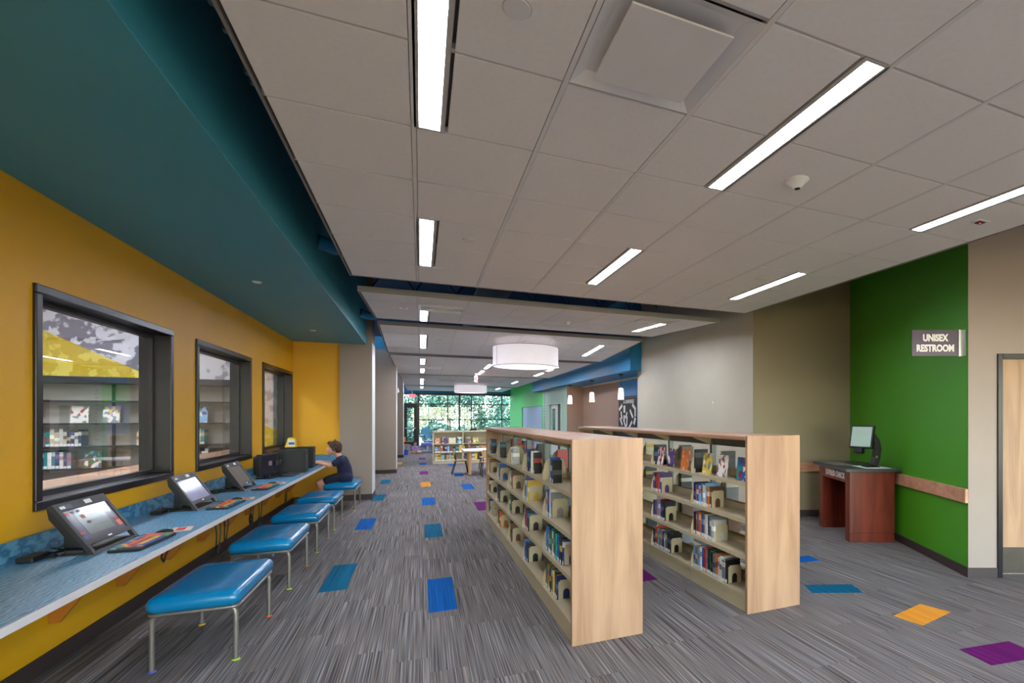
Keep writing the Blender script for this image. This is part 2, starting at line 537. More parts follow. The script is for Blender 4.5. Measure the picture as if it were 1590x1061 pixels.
# room behind the windows
struct('floor_back', MB().box(-6.4, WU - WT, -0.2, 10.2, -0.006, -0.001), M_carpet, 'grey carpet of the room behind the windows', 'floor')
struct('ceiling_back', MB().box(-6.4, WU - WT, -0.2, 10.2, 3.55, 3.7), M_tile, 'white ceiling of the room behind the windows', 'ceiling')
struct('wall_back_left', MB().box(-6.4, -6.25, -0.2, 10.2, 0, 3.55), M_light, 'pale wall on the far side of the room behind windows', 'wall')
struct('wall_back_near', MB().box(-6.4, WU - WT, -0.2, -0.05, 0, 3.55), M_light, 'pale near wall of the room behind windows', 'wall')
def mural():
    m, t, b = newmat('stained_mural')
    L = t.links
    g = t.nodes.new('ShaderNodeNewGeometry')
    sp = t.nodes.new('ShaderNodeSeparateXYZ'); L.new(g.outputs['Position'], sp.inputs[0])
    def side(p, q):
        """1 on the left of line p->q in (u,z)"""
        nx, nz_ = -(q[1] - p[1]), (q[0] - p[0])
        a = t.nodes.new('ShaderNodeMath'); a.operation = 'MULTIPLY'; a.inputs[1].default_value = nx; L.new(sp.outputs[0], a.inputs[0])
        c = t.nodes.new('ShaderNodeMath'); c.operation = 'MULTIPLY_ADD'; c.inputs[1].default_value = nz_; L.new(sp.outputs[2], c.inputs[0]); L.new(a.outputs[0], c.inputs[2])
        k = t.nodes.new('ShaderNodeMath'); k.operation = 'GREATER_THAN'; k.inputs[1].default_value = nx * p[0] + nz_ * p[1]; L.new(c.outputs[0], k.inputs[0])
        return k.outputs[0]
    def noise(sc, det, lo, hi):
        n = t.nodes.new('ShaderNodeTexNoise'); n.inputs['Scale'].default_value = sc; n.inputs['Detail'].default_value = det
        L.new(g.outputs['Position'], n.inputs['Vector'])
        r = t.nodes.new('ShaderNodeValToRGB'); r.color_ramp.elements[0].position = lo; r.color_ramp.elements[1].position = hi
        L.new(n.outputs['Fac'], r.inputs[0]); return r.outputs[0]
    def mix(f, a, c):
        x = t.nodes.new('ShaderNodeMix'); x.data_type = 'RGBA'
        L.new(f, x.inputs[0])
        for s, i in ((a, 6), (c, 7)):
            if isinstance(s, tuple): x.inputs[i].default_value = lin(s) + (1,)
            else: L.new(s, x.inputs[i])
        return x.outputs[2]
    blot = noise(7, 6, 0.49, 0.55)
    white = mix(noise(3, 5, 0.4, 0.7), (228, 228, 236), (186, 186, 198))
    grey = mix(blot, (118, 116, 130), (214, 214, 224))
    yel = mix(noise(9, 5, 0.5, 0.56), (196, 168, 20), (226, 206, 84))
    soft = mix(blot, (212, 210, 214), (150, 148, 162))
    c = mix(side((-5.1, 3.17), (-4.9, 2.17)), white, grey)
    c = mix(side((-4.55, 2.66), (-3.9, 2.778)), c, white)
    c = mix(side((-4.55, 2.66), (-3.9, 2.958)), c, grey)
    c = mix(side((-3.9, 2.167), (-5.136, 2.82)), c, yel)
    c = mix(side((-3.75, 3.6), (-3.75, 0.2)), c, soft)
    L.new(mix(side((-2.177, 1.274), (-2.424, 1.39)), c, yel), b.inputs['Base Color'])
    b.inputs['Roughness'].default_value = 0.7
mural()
struct('wall_back_end', MB().box(-6.4, WU - WT, 9.95, 10.2, 0, 3.55), MATS['stained_mural'], 'stained white, grey and yellow mural wall seen through the windows', 'wall')
# wall shelving of the back room
sh = thing('wall_bookcase', 'black shelving unit against the mural wall behind the windows', 'bookcase', (-5.9, 9.94, 0))
M_bshelf = mat('black_shelf_steel', (30, 30, 34), 0.4, var=0.1)
M_gback = mat('grey_shelf_back', (176, 170, 162), 0.6, var=0.03)
SHZ = [0.1, 0.45, 0.78, 1.10, 1.44, 1.77]
LW = 3.2
MB().box(0, LW, -0.02, 0, 0.05, 2.08).build('back_panel', M_gback, sh)
MB().box(-.01, LW + .01, -0.32, 0, 2.02, 2.115).build('canopy', M_bshelf, sh)
for z_ in SHZ:
    MB().box(0, LW, -0.30, -0.02, z_ - 0.022, z_).build('shelf', M_bshelf, sh)
for k in range(5):
    x = k * LW / 4
    MB().box(x - .015, x + .015, -0.30 if k in (0, 4) else -0.05, 0, 0, 2.05).build('upright', M_bshelf, sh)

def strip_light(name, label, loc, L=1.2, wd=0.10, rz=0.0, tilt=None, group='linear ceiling lights', lens=None):
    t = thing(name, label, 'light', loc, rz, group)
    if tilt is not None: t.rotation_euler = (tilt, 0, 0)
    h = MB()
    f = 0.022
    for (x0, x1, y0, y1) in ((-wd / 2 - f, -wd / 2, 0, L), (wd / 2, wd / 2 + f, 0, L), (-wd / 2, wd / 2, 0, 0.012), (-wd / 2, wd / 2, L - 0.012, L)):
        h.box(x0, x1, y0, y1, 0.0, 0.06)
    h.box(-wd / 2, wd / 2, 0, L, 0.05, 0.07)
    h.build('housing', M_grid, t)
    MB().box(-wd / 2 + .001, wd / 2 - .001, 0.013, L - 0.013, 0.012, 0.02).build('lens', lens or M_lens, t)
    return t
for k, (x, y) in enumerate(((-3.6, 2.5), (-3.6, 5.0), (-3.6, 7.4), (-5.2, 4.0), (-5.2, 7.0))):  # lamps added to brighten the back room, not seen there
    strip_light('linear_light', ['linear light nearest the glass, near end of the room behind windows','linear light nearest the glass, middle of the room behind windows','linear light nearest the glass, mural end of the room behind windows','linear light over the far side, near end of the room behind windows','linear light over the far side, mural end of the room behind windows'][k], (x, y, 3.47), 1.22, .34)
# low maple counter along the inside of the windows
lc = thing('maple_counter', 'long maple counter top just inside the interior windows', 'counter', (-2.5, 0, 0))
MB().box(-.23, .19, 3.2, 9.55, 0.99, 1.03).build('top', M_mapleh, lc, bev=0.004)
MB().box(-.2, .17, 3.25, 9.5, 0.0, 0.99).build('cabinet', M_maple, lc)
# lounge chair behind the first window
lcx = thing('lounge_chair', 'blue upholstered lounge chair in the room behind the first window', 'chair', (-3.9, 6.6, 0), 0.5)
M_bluef = mat('blue_fabric', (44, 84, 150), 0.85, var=0.1, scale=30)
MB().box(-.33, .33, -.33, .30, .25, .45).build('seat', M_bluef, lcx, bev=.05)
MB().box(-.33, .33, .20, .34, .40, .98).build('backrest', M_bluef, lcx, bev=.05)
for x, y in ((-.27, -.27), (.27, -.27), (-.27, .27), (.27, .27)):
    MB().tube([(x, y, 0), (x, y, .27)], .018).build('leg', M_steel, lcx)

# ================================================================ PIERS AND FAR LEFT
for i, (u0, u1, v0, v1, zt) in enumerate(((-1.36, -.835, 10.25, 10.85, 4.35), (-2.3, -.62, 14.75, 15.35, 3.34), (-2.3, -.61, 20.25, 20.85, 3.34))):
    p = struct('pillar_%d' % (i + 1), MB().box(u0, u1, v0, v1, 0, zt), M_taupe, 'taupe wall pier on the left of the aisle, %s from the desk' % ORD[i], 'pillar')
    MB().box(u0, u1 + .008, v0 - .008, v1 + .008, 0, .105).build('baseboard', M_base, p)
    MB().box(u1, u1 + .004, v0 + .002, v1, .105, min(zt, 2.9)).build('corner_guard', M_white, p)  # white sheet paints in the brightness of the lit aisle face
    if i:
        MB().box(u0, u1, v0 + .1, v1, zt, zt + .36).build('beam_casing', M_blue, p)
wl = MB()
wl.box(-2.45, -2.3, 10.5, 28.6, 0, 3.62); wl.box(-2.45, -2.3, 10.5, 28.6, 4.15, 4.4)
for v in (10.5, 13.3, 16.1, 18.9, 21.7, 24.5, 27.3):
    wl.box(-2.45, -2.3, v, v + .5, 3.62, 4.15)
struct('wall_left_far', wl, M_taupe, 'taupe wall behind the piers with high clerestory openings', 'wall')
# alarm device on second pier corner
al = thing('fire_strobe', 'small white strobe fixed high on the second pier', 'alarm', (-.60, 14.9, 2.25))
MB().box(0, .035, -.05, .05, -.06, .06).build('housing', M_white, al, bev=.006)
MB().box(.035, .05, -.03, .03, -.04, .01).build('strobe_lens', M_label, al)

# ================================================================ RIGHT WALLS
def rfpoly(*pts): return [RF(*p) for p in pts]
H4 = 4.4
struct('wall_right_green', MB().prism(rfpoly((3.25, 4.701), (3.43, 7.586), (3.60, 7.586), (3.46, 4.86)), 0, H4), M_green, 'deep green wall beside the restroom door', 'wall')
struct('wall_right_back', MB().prism(rfpoly((1.94, 7.586), (3.60, 7.586), (3.60, 7.75), (1.94, 7.75)), 0, H4), M_dark, 'dark greige wall behind the self checkout desk', 'wall')
struct('wall_right_light', MB().prism([(4.709, 6.256), (4.709, 10.63), (5.3, 10.63), (5.3, 6.45)], 0, H4), M_light, 'light greige wall behind the kiosk-side bookcase', 'wall')
D0, D1, DT = 3.523, 4.56, 2.13          # restroom door frame in the door wall
dw = MB()
dw.prism([(3.25, 4.698), (D0, 4.698), (D0, 4.85), (3.45, 4.85)], 0, H4, X=RFM); dw.box(D1, 8.0, 4.698, 4.85, 0, H4, X=RFM); dw.box(D0, D1, 4.698, 4.85, DT, H4, X=RFM)
struct('wall_right_door', dw, M_taupe2, 'warm grey wall holding the restroom door', 'wall')
bb = MB()
bb.prism(rfpoly((3.238, 4.69), (3.418, 7.574), (3.432, 7.586), (3.25, 4.698)), 0, .092)
struct('baseboard_green', bb, M_base, 'dark brown base along the green wall', 'baseboard')
struct('baseboard_back', MB().box(1.94, 3.43, 7.574, 7.586, 0, .10, X=RFM), M_base, 'dark brown base along the dark greige wall', 'baseboard')
struct('baseboard_door', MB().box(3.238, D0, 4.686, 4.698, 0, .092, X=RFM).box(D1, 8, 4.686, 4.698, 0, .092, X=RFM), M_base, 'dark brown base on the restroom door wall', 'baseboard')
struct('baseboard_light', MB().box(4.697, 4.709, 6.27, 10.63, 0, .10), M_base, 'dark brown base along the light greige wall', 'baseboard')
M_rail = wood('maple_rail', (178, 122, 92), (208, 156, 122), .4, axis=0)
tr = struct('trim_1', MB().prism(rfpoly((3.222, 4.70), (3.39, 7.55), (3.425, 7.56), (3.252, 4.70)), .705, .84), M_rail, 'wooden wall guard rail on the green wall', 'trim', bev=.004)
struct('trim_2', MB().box(1.98, 3.39, 7.556, 7.586, .69, .832, X=RFM), M_rail, 'wooden wall guard rail on the dark greige wall', 'trim', bev=.004)
# restroom door
df = MB()
fw = .045
for a, b, z0, z1 in ((D0, D0 + fw, 0, DT), (D1 - fw, D1, 0, DT), (D0 + fw, D1 - fw, DT - fw, DT)):
    df.box(a, b, 4.68, 4.86, z0, z1, X=RFM)
dr = struct('door_1', df, M_frame, 'maple restroom door in a dark metal frame', 'door', bev=.004)
MB().box(D0 + fw + .003, D1 - fw - .003, 4.765, 4.81, .012, DT - fw - .003, X=RFM).build('door_leaf', M_maple, dr)
MB().box(D0 + fw + .01, D1 - fw - .01, 4.762, 4.765, .02, .27, X=RFM).build('kick_plate', mat('bronze_steel', (92, 84, 78), .35, metal=.7, var=.08), dr)
hd = MB().box(D1 - .14, D1 - .08, 4.755, 4.765, .9, 1.1, X=RFM).tube([RFM @ Vector((D1 - .11, 4.75, 1.0)), RFM @ Vector((D1 - .11, 4.70, 1.0)), RFM @ Vector((D1 - .23, 4.70, 1.0))], .01)
hd.build('handle', M_steel, dr)
# projecting restroom sign
sg = thing('restroom_sign', 'purple projecting sign reading UNISEX RESTROOM on the green wall', 'sign', RF(3.255, 4.76) + (2.117,), -TH)
M_plum = mat('plum_sign_face', (74, 54, 78), .32, var=.05)
MB().box(-.505, -.06, -.004, .004, 0, .25).build('panel', M_plum, sg)
MB().box(-.06, -.045, -.012, .012, -.003, .253).box(-.012, 0, -.03, .03, 0, .25).box(-.05, -.01, -.006, .006, 0, .25).build('bracket', mat('brushed_aluminium', (196, 194, 194), .3, metal=.8), sg)
M_ivory = mat('ivory_lettering', (236, 228, 226), .5, var=.01)
for s_, z_ in (('UNISEX', .172), ('RESTROOM', .072)):
    obj('lettering', text_mesh('lettering', s_, .09, M_ivory, .0006, .0042, sx=.78), sg, (-.283, -.0048, z_), (PI / 2, 0, 0))
# light switch on light wall
sw = thing('light_switch', 'small beige switch plate on the light greige wall', 'switch', (4.709, 7.36, 1.78))
MB().box(-.006, 0, -.035, .035, -.058, .058).build('plate', M_light, sw, bev=.002)
MB().box(-.010, -.006, -.012, .012, -.025, .025).build('rocker', M_white, sw)

# niche with pendants, bulkhead, far right walls
struct('wall_niche_blue', MB().box(5.3, 5.45, 10.63, 13.3, 0, 2.62), mat('sky_blue_paint', (10, 130, 196), .5, var=.03), 'bright blue end of the recessed wall with the black poster', 'wall')
struct('wall_niche_brown', MB().box(5.3, 5.45, 13.3, 16.72, 0, 2.62).box(4.701, 5.3, 16.70, 16.72, 0, 2.6), M_brown, 'brown recessed wall behind the three small pendants', 'wall')
struct('wall_upper_right', MB().box(4.43, 5.45, 10.42, 21.2, 2.6, 4.35), M_blue, 'deep blue bulkhead along the right side of the aisle', 'wall', bev=.004)
struct('trim_3', MB().box(5.27, 5.3, 10.63, 16.72, 2.55, 2.6), M_light, 'pale trim under the bulkhead along the niche', 'trim')
pw = MB()
PD0, PD1 = 17.45, 19.25
pw.box(4.7, 5.3, 16.72, PD0, 0, 2.6); pw.box(4.7, 5.3, PD1, 20.37, 0, 2.6); pw.box(4.7, 5.3, PD0, PD1, 2.05, 2.6); pw.box(4.95, 5.3, PD0, PD1, 0, 2.05)
struct('wall_right_pale', pw, M_pale, 'pale green wall with a door and vertical lettering', 'wall')
pdr = struct('door_2', MB().box(4.68, 4.80, PD0, PD0 + .05, 0, 2.05).box(4.68, 4.80, PD1 - .05, PD1, 0, 2.05).box(4.68, 4.80, PD0 + .05, PD1 - .05, 2.0, 2.05), M_pale, 'pale framed door with narrow glass in the pale green wall', 'door')
MB().box(4.76, 4.80, 18.2, PD1 - .05, .01, 2.0).build('door_leaf', M_white, pdr)
MB().box(4.75, 4.76, 18.55, 18.95, .5, 1.85).build('pane', mat('dark_teal_glass', (36, 92, 86), .1, var=.2), pdr)
MB().box(4.77, 4.80, PD0 + .05, 18.2, .01, 2.0).build('side_panel', M_dkgrey, pdr)
lt = MB()
rr = random.Random(4)
for k in range(15):
    z_ = 2.42 - k * .115
    for q in range(3):
        y_ = 20.02 + rr.uniform(-.05, .05)
        lt.box(4.692, 4.70, y_, y_ + rr.uniform(.08, .24), z_ + q * .026, z_ + q * .026 + .014)
lo = tag(lt.build('wall_lettering', M_dkgrey), 'vertical dark lettering on the pale green wall', 'lettering')
lo['kind'] = 'stuff'
gw = MB()
G0, G1 = 20.55, 25.0
gw.box(4.7, 5.3, 20.37, G0, 0, 4.4); gw.box(4.7, 5.3, G1, 28.6, 0, 4.4); gw.box(4.7, 5.3, G0, G1, 2.0, 4.4)
struct('wall_right_far', gw, M_green2, 'bright green wall near the far glazing', 'wall')
M_fold = mat('lilac_grey_panel', (146, 158, 196), .5, var=.03)
fp = thing('folding_partition', 'lilac grey folding partition set in the bright green wall', 'partition', (4.74, G0, 0))
for k in range(4):
    MB().box(0, .05, k * 1.11 + .01, k * 1.11 + 1.10, .01, 1.99).build('panel', M_fold, fp)
MB().box(-.01, .02, 3.3, 3.36, .9, 1.1).build('handle', M_steel, fp)
# poster
po = thing('wall_poster', 'black poster with white strips reading A UNIVERSE on blue wall', 'poster', (5.3, 12.65, 1.675))
MB().box(-.012, 0, -.65, .65, -.43, .43).build('board', mat('poster_black', (24, 22, 28), .6, var=.15), po)
obj('lettering', text_mesh('lettering', 'A UNIVERSE', .14, M_label, .0006, .003), po, (-.0128, -.10, .27), (PI / 2, 0, -PI / 2))
for (y, z_, w_, h_, a) in ((.48, .12, .27, .09, -.5), (.2, .07, .13, .2, 0), (-.48, .12, .27, .09, .55), (.42, -.10, .22, .08, 1.3), (.06, -.10, .2, .07, -.9), (-.3, -.06, .3, .08, .8),
                           (-.56, -.02, .09, .24, 0), (.22, -.18, .1, .16, .1), (.44, -.28, .26, .07, .85), (.18, -.33, .28, .07, .9), (.02, -.27, .07, .28, .1), (-.24, -.36, .28, .07, -.7), (-.52, -.26, .1, .2, .5)):
    MB().box(-.003, 0, -w_ / 2, w_ / 2, -h_ / 2, h_ / 2).build('paper_strip', M_label, po, loc=(-.0122, y, z_), rot=(a, 0, 0))
# pendants
M_shade = mat('pendant_glass', (255, 236, 214), .4, var=0, emis=2.0, ecol=(255, 228, 196))
for k, v in enumerate((11.46, 13.73, 16.03)):
    t = thing('pendant_lamp', 'small tapered white glass pendant over the niche, %s from the poster' % ORD[k], 'lamp', (4.62, v, 0), 0, 'small glass pendants')
    MB().lathe([(.055, 2.565), (.06, 2.60)], 16).build('canopy', M_black, t, 40)
    MB().tube([(0, 0, 2.245), (0, 0, 2.57)], .004, 6).build('cord', M_black, t)
    MB().lathe([(.075, 1.965), (.055, 2.235), (.02, 2.25), (.0, 2.25)], 20).build('shade', M_shade, t, 40)

# ================================================================ FAR GLAZING
VF = 28.5
struct('wall_far', MB().box(-2.45, 5.3, VF, VF + .2, 2.80, 4.4).box(-2.45, -.86, VF, VF + .2, 0, 2.8), M_blue, 'wall above the far window wall', 'wall')
gl = MB()
gl.box(-.86, 4.95, VF, VF + .1, 2.70, 2.80); gl.box(.0, 4.95, VF, VF + .1, 0, .06)
far = struct('window_4', gl, M_frame, 'full height dark framed window wall at the far end', 'window')
UM = [-.12, 1.34, 1.95, 2.57, 4.22, 4.88]
for k, u in enumerate(UM):
    ww = .05 if k in (1, 3, 4) else .09
    MB().box(u - ww / 2, u + ww / 2, VF, VF + .1, .0, 2.70).build('mullion', M_frame, far)
for k in range(5):
    for z_ in (.5, 1.37, 2.21):
        MB().box(UM[k] + .03, UM[k + 1] - .03, VF + .01, VF + .09, z_ - .025, z_ + .025).build('transom', M_frame, far)
    for z0, z1 in ((.06, .475), (.525, 1.345), (1.395, 2.185), (2.235, 2.70)):
        MB().box(UM[k] + .02, UM[k + 1] - .02, VF + .045, VF + .055, z0, z1).build('pane', M_glassx, far)
MB().box(-.86, -.12, VF + .045, VF + .055, 2.25, 2.70).build('pane', M_glassx, far)
d3 = struct('door_3', MB().box(-.86, -.80, VF, VF + .1, 0, 2.25).box(-.22, -.165, VF, VF + .1, 0, 2.25).box(-.80, -.22, VF, VF + .1, 2.17, 2.25), M_frame, 'black framed glass exit door at the far end', 'door')
dl = MB()
for a in ((-.80, -.68, 0.01, 2.17), (-.34, -.22, .01, 2.17), (-.68, -.34, 2.02, 2.17), (-.68, -.34, .01, .25), (-.68, -.34, .88, .98)):
    dl.box(a[0], a[1], VF + .02, VF + .08, a[2], a[3])
dl.build('door_leaf', M_black, d3)
MB().box(-.70, -.32, VF + .045, VF + .055, .2, 2.05).build('pane', M_glassx, d3)
MB().tube([(-.76, VF - .05, .93), (-.26, VF - .05, .93)], .022).build('push_bar', M_white, d3)
MB().box(-.5, -.3, VF - .04, VF + .02, 2.08, 2.14).build('door_closer', M_dkgrey, d3)

# invented glazed entrance behind the camera, added to let daylight in
struct('wall_near', MB().box(-2.3, 9.6, -5.3, -5.2, 2.75, 4.4).box(9.5, 9.6, -5.2, 2.2, 0, 4.4), M_taupe, 'wall above the entrance glazing opposite the far windows', 'wall')  # added to keep sky light out of the space above the clouds
en = struct('window_5', MB().box(-2.09, 9.5, -5.28, -5.22, 2.69, 2.75).box(-2.09, 9.5, -5.28, -5.22, 0, .06), M_frame, 'entrance glazing opposite the far window wall', 'window')
for k in range(9):
    u = -2.06 + k * 1.44
    MB().box(u - .03, u + .03, -5.28, -5.22, .06, 2.69).build('mullion', M_frame, en)
    if k < 8: MB().box(u + .03, u + 1.41, -5.252, -5.248, .06, 2.69).build('pane', M_glassx, en)

# ================================================================ ROOF DECK, JOISTS, DUCTS
struct('roof', MB().box(-2.45, 9.5, -5.2, 28.7, 4.40, 4.6), M_navy, 'dark blue painted roof deck above the ceiling clouds', 'roof')
def joist(v, k):
    t = thing('roof_joist', 'blue steel roof joist above the ceiling clouds, %s from the entrance' % ORD[k], 'joist', (0, v, 0))
    MB().box(-.9, 5.2, -.03, .03, 4.30, 4.38).build('top_chord', M_navy, t)
    MB().box(-.9, 5.2, -.03, .03, 3.72, 3.78).build('bottom_chord', M_navy, t)
    wb_ = MB()
    x, s_ = -.8, 1
    while x < 4.9:
        wb_.tube([(x, 0, 3.76 if s_ > 0 else 4.32), (x + .35, 0, 4.32 if s_ > 0 else 3.76)], .016, 6)
        x += .35; s_ = -s_
    o = wb_.build('web', M_navy, t); o['kind'] = 'stuff'
for k, v in enumerate((6.35, 8.3, 9.6, 12.6, 14.6, 18.0)):
    joist(v, k)
dk = thing('air_duct', 'round blue air duct running above the ceiling clouds', 'duct', (0, 0, 0))
MB().tube([(1.2, -3, 3.8), (1.2, 27, 3.8)], .27, 20, cap=True).build('duct_run', M_navy, dk, 40)
for v in (3, 7, 11, 15):
    MB().lathe([(.29, -.03), (.29, .03)], 20).build('coupling', M_steel, dk, 40, (1.2, v, 3.8), (PI / 2, 0, 0))
def bulge(v, lab):
    t = thing('duct_elbow', lab, 'duct')
    MB().tube([(-.93, v, 3.24), (-.80, v + .06, 3.22), (-.62, v + .12, 3.24), (-.42, v + .16, 3.30), (-.2, v + .18, 3.42)], .07, 12).build('duct_run', M_blue, t, 40)
bulge(5.6, 'curved blue duct stub beside the near soffit edge')
bulge(9.2, 'curved blue duct stub above the first pier')
hg = thing('hanger_clips', 'small metal hanger clips beside the near ceiling edge', 'bracket')
for v in (2.5, 2.66, 2.95, 3.03):
    MB().box(-.80, -.74, v, v + .03, 3.22, 3.26).build('clip', M_steel, hg)

# ================================================================ CEILING CLOUDS
U0 = -.033
TS = .61
COLS = [-.66] + [U0 + TS * j for j in range(7)] + [4.20]
tile_cache = {}
def tile_mesh(wx, wy):
    k = (round(wx, 3), round(wy, 3))
    if k not in tile_cache:
        tile_cache[k] = MB().box(-wx / 2 + .014, wx / 2 - .014, -wy / 2 + .008, wy / 2 - .008, 0, .018).mesh('ceiling_tile', M_tile)
    return tile_cache[k]
POSN = ['foremost', 'second', 'third', 'fourth', 'fifth', 'farthest']
def cloud(ci, v0, v1, z0, z1, nrows, lights, skip=(), rows_from=0):
    L = math.hypot(v1 - v0, z1 - z0)
    tilt = math.atan2(z1 - z0, v1 - v0)
    rw = L / nrows
    fr = MB()
    fr.box(COLS[0] - .012, COLS[0], -.012, L + .012, -.004, .062); fr.box(COLS[-1], COLS[-1] + .012, -.012, L + .012, -.004, .062)
    fr.box(COLS[0], COLS[-1], -.012, 0, -.004, .062); fr.box(COLS[0], COLS[-1], L, L + .012, -.004, .062)
    o = struct('ceiling_%d' % (ci + 1), fr, M_fascia, 'suspended white tile ceiling cloud, %s along the aisle' % POSN[ci], 'ceiling', loc=(0, v0, z0), rot=(tilt, 0, 0))
    MB().box(COLS[0], COLS[-1], 0, L, .05, .06).build('back_panel', M_fascia, o)
    lw = .145
    occ = {}
    for (j, r0, nr) in lights:
        for r in range(r0, r0 + nr): occ[(j, r)] = 1
    for j in range(1, 8):
        MB().box(COLS[j] - .011, COLS[j] + .011, 0, L, -.002, .03).build('grid_runner', M_white, o)
    for r in range(1, nrows):
        for c in range(8):
            a, b = COLS[c], COLS[c + 1]
            if c == 1 and (0, r) in occ and (0, r - 1) in occ: a += lw
            if c in (3, 6) and (c, r) in occ and (c, r - 1) in occ: b -= lw
            MB().box(a, b, r * rw - .012, r * rw + .012, .006, .03).build('grid_cross_tee', M_grid, o)
    for r in range(nrows):
        for c in range(8):
            if (c, r) in skip: continue
            a, b = COLS[c], COLS[c + 1]
            if c == 1 and (0, r) in occ: a += lw
            if c == 3 and (3, r) in occ: b -= lw
            if c == 6 and (6, r) in occ: b -= lw
            obj('ceiling_tile', tile_mesh(b - a, rw), o, ((a + b) / 2, (r + .5) * rw, 0))
    for k, (j, r0, nr) in enumerate(lights):
        uc = COLS[j + 1] + (lw / 2 if j == 0 else -lw / 2)
        p = Vector((uc, v0, z0)) + Matrix.Rotation(tilt, 3, 'X') @ Vector((0, r0 * rw, -.002))
        row = {0: 'aisle-side row', 3: 'middle row', 6: 'wall-side row'}[j]
        nth = sum(1 for q in lights[:k] if q[0] == j)
        if ci == 0 and r0 < 9:  # unseen strips behind the camera, added to supply light
            strip_light('linear_light', 'white linear light over the entrance, %s, %s the glazing' % (row, 'beside' if r0 == 1 else 'away from'), tuple(p), nr * rw, .098, 0, tilt)
            continue
        strip_light('linear_light', 'white linear light in the %s, %s in the %s ceiling cloud' % (row, ORD[nth], ['near', 'second', 'third', 'fourth', 'fifth', 'farthest'][ci]), tuple(p), nr * rw, .098, 0, tilt, lens=M_lens_b if ci else M_lens)
    return o, rw
# cloud 1 : rows counted from v = 2.076 - 10*.61
V0 = 2.076 - 10 * TS
L1 = [(j, r, 2) for j in (0, 3, 6) for r in (9, 13, 5, 1)]
cl1, rw1 = cloud(0, V0, 2.076 + 6 * TS, 2.98, 2.98, 16, L1, skip={(2, 9)})
cloud(1, 6.42, 8.76, 2.975, 3.10, 4, [(0, 2, 2), (6, 1, 2)], skip={(1, 1), (6, 0)})
cloud(2, 9.25, 11.8, 3.085, 2.925, 4, [(0, 1, 2), (6, 1, 2)])
cloud(3, 12.4, 17.2, 2.94, 2.90, 8, [(0, 1, 2), (0, 5, 2), (3, 2, 2), (3, 5, 2), (6, 2, 2), (6, 5, 2)], skip={(1, 4)})
cloud(4, 18.0, 23.6, 2.945, 2.92, 9, [(0, 3, 2), (6, 3, 2), (0, 6, 2)], skip={(2, 3), (4, 3)})
cloud(5, 24.2, 28.3, 2.93, 2.92, 7, [(0, 1, 2), (6, 1, 2)])

# square plaque diffuser in cloud 1
df_ = thing('plaque_diffuser', 'square white plaque air diffuser in the near ceiling cloud', 'vent', (.882, 1.771, 2.98))
fr = MB()
a, b = .292, .235
pts = [(-a, -a, -.003), (a, -a, -.003), (a, a, -.003), (-a, a, -.003), (-b, -b, .03), (b, -b, .03), (b, b, .03), (-b, b, .03)]
fr.add(pts, [(0, 4, 5, 1), (1, 5, 6, 2), (2, 6, 7, 3), (3, 7, 4, 0), (4, 7, 6, 5)])
fr.build('cone', mat('diffuser_enamel', (232, 229, 229), .3, var=.02), df_)
MB().box(-.208, .208, -.208, .208, -.022, -.014).build('plaque', M_white, df_)
MB().tube([(0, 0, -.014), (0, 0, .04)], .02).build('stem', M_steel, df_)
def grille(label, loc, tilt, w_=.56, l_=.30, m=None):
    t = thing('slot_diffuser', label, 'vent', loc); t.rotation_euler = (tilt, 0, 0)
    f = MB()
    for q in ((-w_ / 2, w_ / 2, 0, .03), (-w_ / 2, w_ / 2, l_ - .03, l_), (-w_ / 2, -w_ / 2 + .03, .03, l_ - .03), (w_ / 2 - .03, w_ / 2, .03, l_ - .03)):
        f.box(q[0], q[1], q[2], q[3], -.004, .03)
    f.build('frame', M_white, t)
    MB().box(-w_ / 2 + .03, w_ / 2 - .03, .03, l_ - .03, .028, .03).build('backing', m or M_white, t)
    for k in range(4):
        MB().box(-w_ / 2 + .03, w_ / 2 - .03, .05 + k * .055, .055 + k * .055, 0, .026).build('blade', M_white, t)
M_silver = mat('bright_silver', (224, 232, 238), .25, metal=.6, var=.1, scale=12)
grille('silver slot diffuser beside the aisle-side light of the second cloud', (.272, 7.02, 3.005), .053, .60, .56, M_silver)
grille('white slot diffuser near the wall edge of the second cloud', (3.32, 6.44, 2.975), .053, .60, .56)
grille('white slot diffuser in the fourth ceiling cloud', (.272, 14.81, 2.918), -.008, .60, .58)
grille('white slot diffuser in the fifth cloud near the aisle', (.882, 19.88, 2.935), -.004, .60, .6)
grille('white slot diffuser in the fifth cloud before the middle', (2.1, 19.88, 2.935), -.004, .60, .6)
# round covers, sensors
def disc(label, u, v, z_, r=.046, h=.006):
    t = thing('sprinkler_cover', label, 'sprinkler', (u, v, z_))
    MB().lathe([(r, -h), (r * 1.02, -h * .4), (r * 1.02, 0)], 28).build('cover_plate', M_white, t, 40)
    MB().lathe([(r * 1.1, -.0016), (r * 1.1, 0)], 28).build('trim_ring', M_grid, t, 40)
disc('round white cover beside the near aisle-side light', .315, 1.765, 2.98, .047)
disc('round white cover beside the second aisle-side light of near cloud', .36, 4.235, 2.98)
disc('round white cover beside the far wall-side light of near cloud', 3.287, 4.24, 2.98)
disc('round white cover in the second cloud beside its aisle-side light', .33, 8.5, 3.085)
disc('round white cover in the third ceiling cloud', .33, 10.2, 3.02)
disc('round white cover in the third cloud near the wall', 2.9, 10.0, 3.035)
ds = thing('dome_sensor', 'white dome occupancy sensor near the middle row light', 'sensor', (2.13, 2.39, 2.98))
MB().lathe([(.0, -.052), (.022, -.05), (.032, -.04), (.05, -.018), (.068, -.006), (.07, 0)], 24).build('housing', M_white, ds, 60)
MB().lathe([(.0, -.056), (.016, -.054), (.02, -.046)], 16).build('sensor_lens', M_dkgrey, ds, 60)
